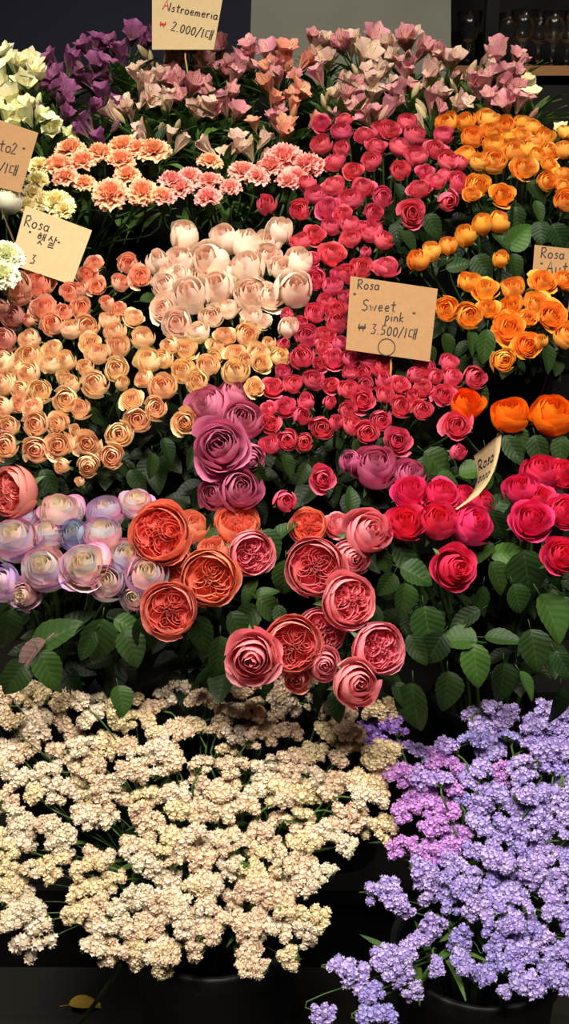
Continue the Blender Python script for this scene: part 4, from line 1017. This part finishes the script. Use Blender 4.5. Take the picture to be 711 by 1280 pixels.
# ------------------------------------------------------------------ handwritten price cards
def arc(cx, cy, rx, ry, a0, a1, n=12): return [(cx + rx * cos(radians(lerp(a0, a1, i / n))), cy + ry * sin(radians(lerp(a0, a1, i / n)))) for i in range(n + 1)]
G = {'A': (.62, [[(0, 0), (.3, 1), (.55, 0)], [(.1, .38), (.5, .42)]]), 'l': (.2, [[(.1, 1), (.09, 0)]]),
     's': (.4, [[(.36, .5), (.16, .55), (.1, .42), (.32, .25), (.28, .05), (.04, .04)]]), 't': (.42, [[(.2, .95), (.19, .12), (.34, .02)], [(0, .62), (.42, .66)]]),
     'r': (.38, [[(.05, .55), (.07, 0)], [(.07, .33), (.2, .53), (.36, .5)]]), 'o': (.46, [arc(.22, .27, .2, .26, 90, 450)]),
     'e': (.46, [[(.06, .28), (.4, .34), (.33, .54), (.14, .5), (.06, .25), (.18, .03), (.42, .1)]]),
     'm': (.62, [[(.05, .5), (.05, 0)], [(.05, .35), (.2, .52), (.28, .35), (.28, 0)], [(.28, .35), (.42, .52), (.52, .35), (.54, 0)]]),
     'i': (.2, [[(.08, .5), (.1, 0)], [(.08, .75), (.1, .8)]]), 'a': (.48, [arc(.2, .26, .19, .25, 50, 390), [(.4, .52), (.38, .1), (.46, 0)]]),
     'R': (.6, [[(.08, 0), (.05, 1)], [(.02, .95), (.35, 1.0), (.48, .78), (.35, .55), (.08, .5), (.55, 0)]]),
     'S': (.55, [[(.5, .88), (.3, 1), (.08, .85), (.12, .6), (.42, .42), (.45, .15), (.22, 0), (.0, .12)]]),
     'w': (.62, [[(.02, .52), (.14, .02), (.28, .42), (.42, .02), (.58, .54)]]), 'p': (.45, [[(.06, .52), (.04, -.4)], [(.05, .4), (.25, .54), (.4, .3), (.22, .04), (.05, .12)]]),
     'n': (.46, [[(.05, .52), (.05, 0)], [(.05, .33), (.24, .52), (.38, .33), (.4, 0)]]), 'k': (.44, [[(.06, 1), (.05, 0)], [(.38, .55), (.07, .25), (.42, 0)]]),
     'u': (.48, [[(.04, .52), (.06, .1), (.22, .02), (.36, .2), (.38, .52), (.4, 0)]]),
     '2': (.5, [[(.04, .8), (.2, 1), (.4, .82), (.25, .4), (.02, .02), (.46, .04)]]), '0': (.46, [arc(.22, .45, .18, .42, 90, 450)]),
     '3': (.48, [[(.06, .92), (.36, .96), (.16, .56), (.4, .4), (.34, .08), (.02, .04)]]), '5': (.48, [[(.42, .95), (.1, .92), (.08, .52), (.34, .52), (.38, .16), (.04, .02)]]),
     '.': (.2, [[(.06, .06), (.1, .0)]]), '/': (.4, [[(.0, -.1), (.34, 1.05)]]), '"': (.3, [[(.04, 1), (.06, .8)], [(.18, 1), (.2, .8)]]), '1': (.26, [[(.1, .95), (.09, 0)]]), ' ': (.34, []),
     'W': (.95, [[(.05, .95), (.22, .05), (.42, .8), (.6, .05), (.82, .98)], [(-.05, .55), (.95, .6)], [(-.03, .4), (.92, .44)]]),
     'D': (.85, [[(.4, .85), (.08, .84), (.06, .2), (.4, .18)], [(.55, 1), (.54, -.05)], [(.74, 1.05), (.73, -.05)], [(.55, .5), (.73, .5)]]),
     'H': (1.0, [[(.2, 1.05), (.34, 1.02)], [(.08, .86), (.46, .88)], arc(.27, .64, .15, .14, 90, 450), [(.62, 1.05), (.61, .38)], [(.8, 1.1), (.79, .36)], [(.62, .72), (.79, .72)], [(.5, .34), (.3, -.05)], [(.46, .22), (.72, -.05)]]),
     'L': (1.0, [[(.28, 1.05), (.06, .55)], [(.24, .86), (.48, .56)], [(.68, 1.1), (.67, .45)], [(.68, .78), (.86, .79)], [(.2, .36), (.7, .36), (.68, .18), (.24, .18), (.22, -.06), (.76, -.04)]])}
def write(mb, s, x, y, h, ang, P, wpx=1.5, slant=.08):
    """strokes of handwriting on a card; (x, y) is the start of the base line, P maps card coordinates to space"""
    a = radians(ang); px = 0
    for ch in s:
        adv, strokes = G[ch]
        for st_ in strokes:
            pts = [((px + qx + slant * qy) * h, qy * h) for qx, qy in st_]
            pts = [Vector((x + u * cos(a) + v * sin(a), y + u * sin(a) - v * cos(a), 0)) for u, v in pts]
            ribbon(mb, pts, wpx, P)
        px += adv + .12
def ribbon(mb, pts, wpx, P):
    rows = []
    for i, p in enumerate(pts):
        d = pts[min(i + 1, len(pts) - 1)] - pts[max(0, i - 1)]
        n = Vector((-d.y, d.x, 0)).normalized() * wpx / 2
        rows.append([mb.vert(P(p.x + n.x, p.y + n.y)), mb.vert(P(p.x - n.x, p.y - n.y))])
    mb.grid(rows)
def card(corners, z, mat, label, texts, bk, lean=.02, circle=None, name='price_card', pickx=None):
    ys = [c[1] for c in corners]; y0, y1 = min(ys), max(ys)
    def P(x, y, e=.0): return at(x, y, z + lean * (y1 - y) / (y1 - y0) + e)
    foot = P(sum(c[0] for c in corners[-2:]) / 2, y1)
    root = tag(empty(name, foot), label, 'sign', None)
    b = MB()
    f = [b.vert(P(*c) - foot) for c in corners]; k = [b.vert(P(c[0], c[1], .0016) - foot) for c in corners]
    n = len(corners)
    b.f.append(tuple(reversed(f))); b.f.append(tuple(k))
    for i in range(n): b.f.append((f[i], f[(i + 1) % n], k[(i + 1) % n], k[i]))
    put('card', b.mesh('card', M[mat], False), root, foot)
    for ink in ('ink', 'red_ink'):
        lb = MB()
        for t in texts:
            if (t[5] if len(t) > 5 else 'ink') == ink: write(lb, t[0], t[1], t[2], t[3], t[4], lambda x, y: P(x, y, -.0005) - foot)
        if circle and ink == 'ink':
            ribbon(lb, [Vector((*q, 0)) for q in arc(circle[0], circle[1], circle[2], circle[2], 0, 360, 24)], 1.2, lambda x, y: P(x, y, -.0005) - foot)
        if lb.v: put('lettering', lb.mesh('lettering', M[ink], False), root, foot)
    pb = MB()
    px = pickx or sum(c[0] for c in corners) / n
    loc, R, H = B[bk]
    top = P(px, (y0 + y1) / 2, .004); low = P(px, y1 + 10, .012)
    tip = loc + Vector((max(-R * .5, min(R * .5, low.x - loc.x)), 0, H * .4))
    pb.ring_tube([p - foot for p in (top, low, tip)], .0016, 6)
    put('pick', pb.mesh('pick', M['pick'], True), root, foot)
    return root
card([(438, 345), (547, 361), (537, 452), (432, 437)], 1.585, 'kraft', 'kraft price card reading Rosa Sweet Pink 3.500 above the coral roses',
     [('Rosa', 446, 361, 12, 3), ('"', 440, 379, 13, 3), ('Sweet', 452, 388, 14, 3), ('pink', 481, 401, 12, 4), ('"', 514, 403, 13, 4), ('W', 447, 414, 10, 4), ('3.500/1D', 463, 417, 13, 7)], 'coral_low', circle=(483, 434, 10.5))
card([(190, -22), (279, -6), (267, 62), (190, 62)], 1.985, 'kraft_pale', 'pale kraft price card reading Alstroemeria, standing in the lilies',
     [('A', 203, 12, 13, 6, 'red_ink'), ('lstroemeria', 210, 14, 11, 10), ('W', 199, 34, 8, 8, 'red_ink'), ('2.000/1D', 213, 38, 12, 13)], 'lpink')
card([(-30, 140), (48, 166), (26, 241), (-52, 222)], 1.70, 'kraft', 'brown kraft price card cut by the left edge under cream lilies',
     [('to', -2, 189, 15, 8), ('2', 13, 192, 14, 8), ('"', 26, 196, 12, 8), ('500/1D', -24, 210, 13, 12)], 'salmon')
card([(32, 257), (115, 288), (90, 356), (12, 330)], 1.68, 'kraft_pale', 'tilted pale kraft card reading Rosa with Korean writing',
     [('Rosa', 29, 282, 14, 14), ('"', 33, 299, 11, 14), ('HL', 43, 303, 13, 16), ('"', 69, 312, 11, 14), ('WW', 13, 322, 9, 14), ('3', 37, 329, 12, 14)], 'apricot')
card([(668, 306), (760, 316), (755, 372), (664, 360)], 1.70, 'kraft', 'kraft price card reading Rosa Autumn cut by the right edge',
     [('Rosa', 675, 322, 13, 4), ('"', 674, 339, 11, 4), ('Autumn', 682, 341, 15, 4)], 'amber_low')
def curled_card():
    edge_l = [(592, 570), (596, 585), (597, 599), (592, 613), (583, 625), (569, 636)]
    edge_r = [(627, 540), (625, 562), (619, 585), (610, 604), (597, 620), (571, 637)]
    foot = at(570, 636, 1.44)
    root = tag(empty('price_card', foot), 'small pale curled paper card reading Rosa above the hot pink roses', 'sign')
    def pt(u, v, e=0):
        v = max(0, min(4.999, v * 5)); i = int(v); t = v - i
        l = Vector(edge_l[i]).lerp(Vector(edge_l[i + 1]), t); r = Vector(edge_r[i]).lerp(Vector(edge_r[i + 1]), t)
        p = l.lerp(r, u)
        vv = v / 5
        return at(p.x, p.y, 1.44 + .05 * sin(vv * 1.6 + u * .8) * (1 - vv) + .03 * u * (1 - vv) + e) - foot
    b = MB()
    g0 = [[b.vert(pt(i / 4, j / 14)) for i in range(5)] for j in range(15)]
    g1 = [[b.vert(pt(i / 4, j / 14, .0012)) for i in range(5)] for j in range(15)]
    b.grid(g0); b.grid([list(reversed(r)) for r in g1])
    for A, C in zip(g0, g1): pass
    rim0 = g0[0] + [r[-1] for r in g0[1:]] + list(reversed(g0[-1][:-1])) + [r[0] for r in reversed(g0[1:-1])]
    rim1 = g1[0] + [r[-1] for r in g1[1:]] + list(reversed(g1[-1][:-1])) + [r[0] for r in reversed(g1[1:-1])]
    for i in range(len(rim0)):
        j = (i + 1) % len(rim0); b.f.append((rim0[i], rim0[j], rim1[j], rim1[i]))
    put('card', b.mesh('card', M['kraft_pale']), root, foot)
    lb = MB()
    def P(x, y): return pt(max(0, min(1, x)), max(0, min(1, y)), -.0008)
    a = 0
    for s, y_, h in (('Rosa', .28, .2), ('2000', .48, .12)):
        px = .08
        for ch in s:
            adv, strokes = G[ch]
            for st_ in strokes: ribbon(lb, [Vector((px + qx * .3, y_ - qy * h * .8, 0)) for qx, qy in st_], .028, P)
            px += (adv + .1) * .3
    put('lettering', lb.mesh('lettering', M['ink'], False), root, foot)
curled_card()

# ------------------------------------------------------------------ behind the flowers: grey board, glass shelf
def board():
    z0 = 2.42
    cs = [(320, -60), (546, -60), (566, 150), (306, 150)]
    foot = at(436, 150, z0); foot.z = 0
    P = [at(*c, z0) for c in cs]
    yb = P[0].y
    b = MB()
    for (x, z) in ((P[0].x, P[0].z), (P[1].x, P[1].z), (P[2].x + .05, 0), (P[3].x - .05, 0)):
        b.vert(Vector((x, 2.48, z)) - Vector((0, 2.48, 0)))
    for i in range(4): b.vert(Vector(b.v[i]) + Vector((0, .025, 0)))
    b.f += [(3, 2, 1, 0), (4, 5, 6, 7), (0, 1, 5, 4), (1, 2, 6, 5), (2, 3, 7, 6), (3, 0, 4, 7)]
    o = put('grey_board', b.mesh('grey_board', solid('weathered_grey_board', srgb(104, 104, 94), .85, .22, 7, .2, .15), False), None, (0, 2.48, 0))
    tag(o, 'weathered grey board standing behind the pink lilies', 'board')
board()
SY = 2.95
SZ = at(640, 80, (SY * cos(TH) + 0.0)).z
def ray_y(x, y, Y):
    d = FW + UP * ((640 - y) / F) + RT * ((x - 355.5) / F)
    return CAM + d * (Y / d.y)
sh = ray_y(640, 82, SY - .14); SZ = sh.z
xl = ray_y(548, 80, SY).x; xr = xl + .75
s_ = tag(empty('glass_shelf', (xl, SY, 0)), 'dark shelving unit with a wooden shelf behind the flowers', 'shelf')
def part(nm, lo, hi, mat):
    b = MB(); o0 = Vector((xl, SY, 0)); b.box(Vector(lo) - o0, Vector(hi) - o0); return put(nm, b.mesh(nm, M[mat], False), s_, o0)
M['oak'] = solid('warm_shelf_wood', srgb(150, 104, 62), .6, .3, 9)
part('shelf_board', (xl, SY - .14, SZ - .022), (xr, SY + .14, SZ), 'oak')
part('back_panel', (xl - .02, SY + .15, 0), (xr + .02, SY + .17, 2.3), 'stand')
part('upright', (xl - .025, SY - .14, 0), (xl, SY + .15, 2.3), 'stand')
xp = ray_y(610, 60, SY - .15).x
part('upright', (xp - .012, SY - .17, 0), (xp + .018, SY - .14, 2.3), 'stand')
part('shelf_board', (xl, SY - .14, SZ - .52), (xr, SY + .14, SZ - .5), 'stand')
mg, nt, p = new_mat('clear_glass')
p.inputs['Transmission Weight'].default_value = 1.0; p.inputs['Roughness'].default_value = 0.12; p.inputs['IOR'].default_value = 1.4
p.inputs['Base Color'].default_value = (.95, .97, .96, 1)
def glass_mb(kind):
    b = MB()
    if kind == 'goblet':
        prof = [(.0, .0), (.030, .0), (.031, .003), (.006, .007), (.004, .015), (.004, .045), (.006, .050), (.018, .060), (.025, .082), (.031, .122), (.0298, .122), (.0236, .083), (.0165, .063), (.004, .056), (0, .055)]
    else:
        prof = [(0, 0), (.024, 0), (.026, .004), (.03, .08), (.0285, .08), (.0245, .008), (0, .007)]
    b.lathe(prof, 28); return b
GM = {k: glass_mb(k).mesh(k, mg) for k in ('goblet', 'tumbler')}
for nm, px, off, sc_, lb in (('goblet', 585, -.09, 1.0, 'stemmed goblet standing apart, left of the black upright'), ('goblet', 632, -.06, .98, 'goblet first right of the black upright on the shelf'),
        ('goblet', 652, -.09, 1.02, 'goblet second right of the black upright on the shelf'), ('goblet', 672, -.05, .98, 'goblet third right of the black upright on the shelf'), ('goblet', 690, -.09, 1.0, 'goblet fourth right of the black upright on the shelf'),
        ('goblet', 708, -.06, 1.0, 'goblet at the picture edge, fifth right of the black upright'), ('tumbler', 562, -.02, 1.0, 'short tumbler between the grey board and lone goblet'), ('tumbler', 607, .0, 1.0, 'short tumbler behind the black upright beside the lone goblet')):
    o = put(nm, GM[nm], None, Vector((ray_y(px, 70, SY + off).x, SY + off, SZ)), None, sc_)
    tag(o, lb, 'glass', 'glasses on the shelf')
sl = bpy.data.lights.new('added_shelf_fill', 'POINT'); sl.energy = 3.0; sl.color = (1, .85, .7); sl.shadow_soft_size = .03  # invented fill light, no lamp known here; brightens the shelf and glasses
so = bpy.data.objects.new('added_shelf_fill', sl); COL.objects.link(so); so.location = (xl + .22, SY - .32, SZ + .42)

# ------------------------------------------------------------------ floor litter at the lower left
fp = lambda x, y: CAM + (FW + UP * ((640 - y) / F) + RT * ((x - 355.5) / F)) * ((.006 - CAM.z) / (FW + UP * ((640 - y) / F)).z)
c0 = fp(105, 1262)
o = put('fallen_leaf', leaf_mb(5, .5).mesh('fallen_leaf', M['yellow_leaf']), None, c0 - Vector((.03, 0, 0)) + Vector((0, 0, .008)), frame(Vector((1, .25, 0)), Vector((0, 0, 1))), .055)
tag(o, 'yellowed leaf lying on the dark floor beside the cream statice bucket', 'leaf')

foot = fp(96, 1285)
b = MB(); b.ring_tube([p - foot for p in bez(foot + Vector((0, 0, .002)), foot.lerp(at(128, 1240, 1.45), .6), at(138, 1232, 1.42), at(150, 1207, 1.36), 6)], .003, 6)
o = put('cut_stem', b.mesh('cut_stem', M['stem']), None, foot)
tag(o, 'bare green stem leaning from the floor beside the cream statice bucket', 'stem')
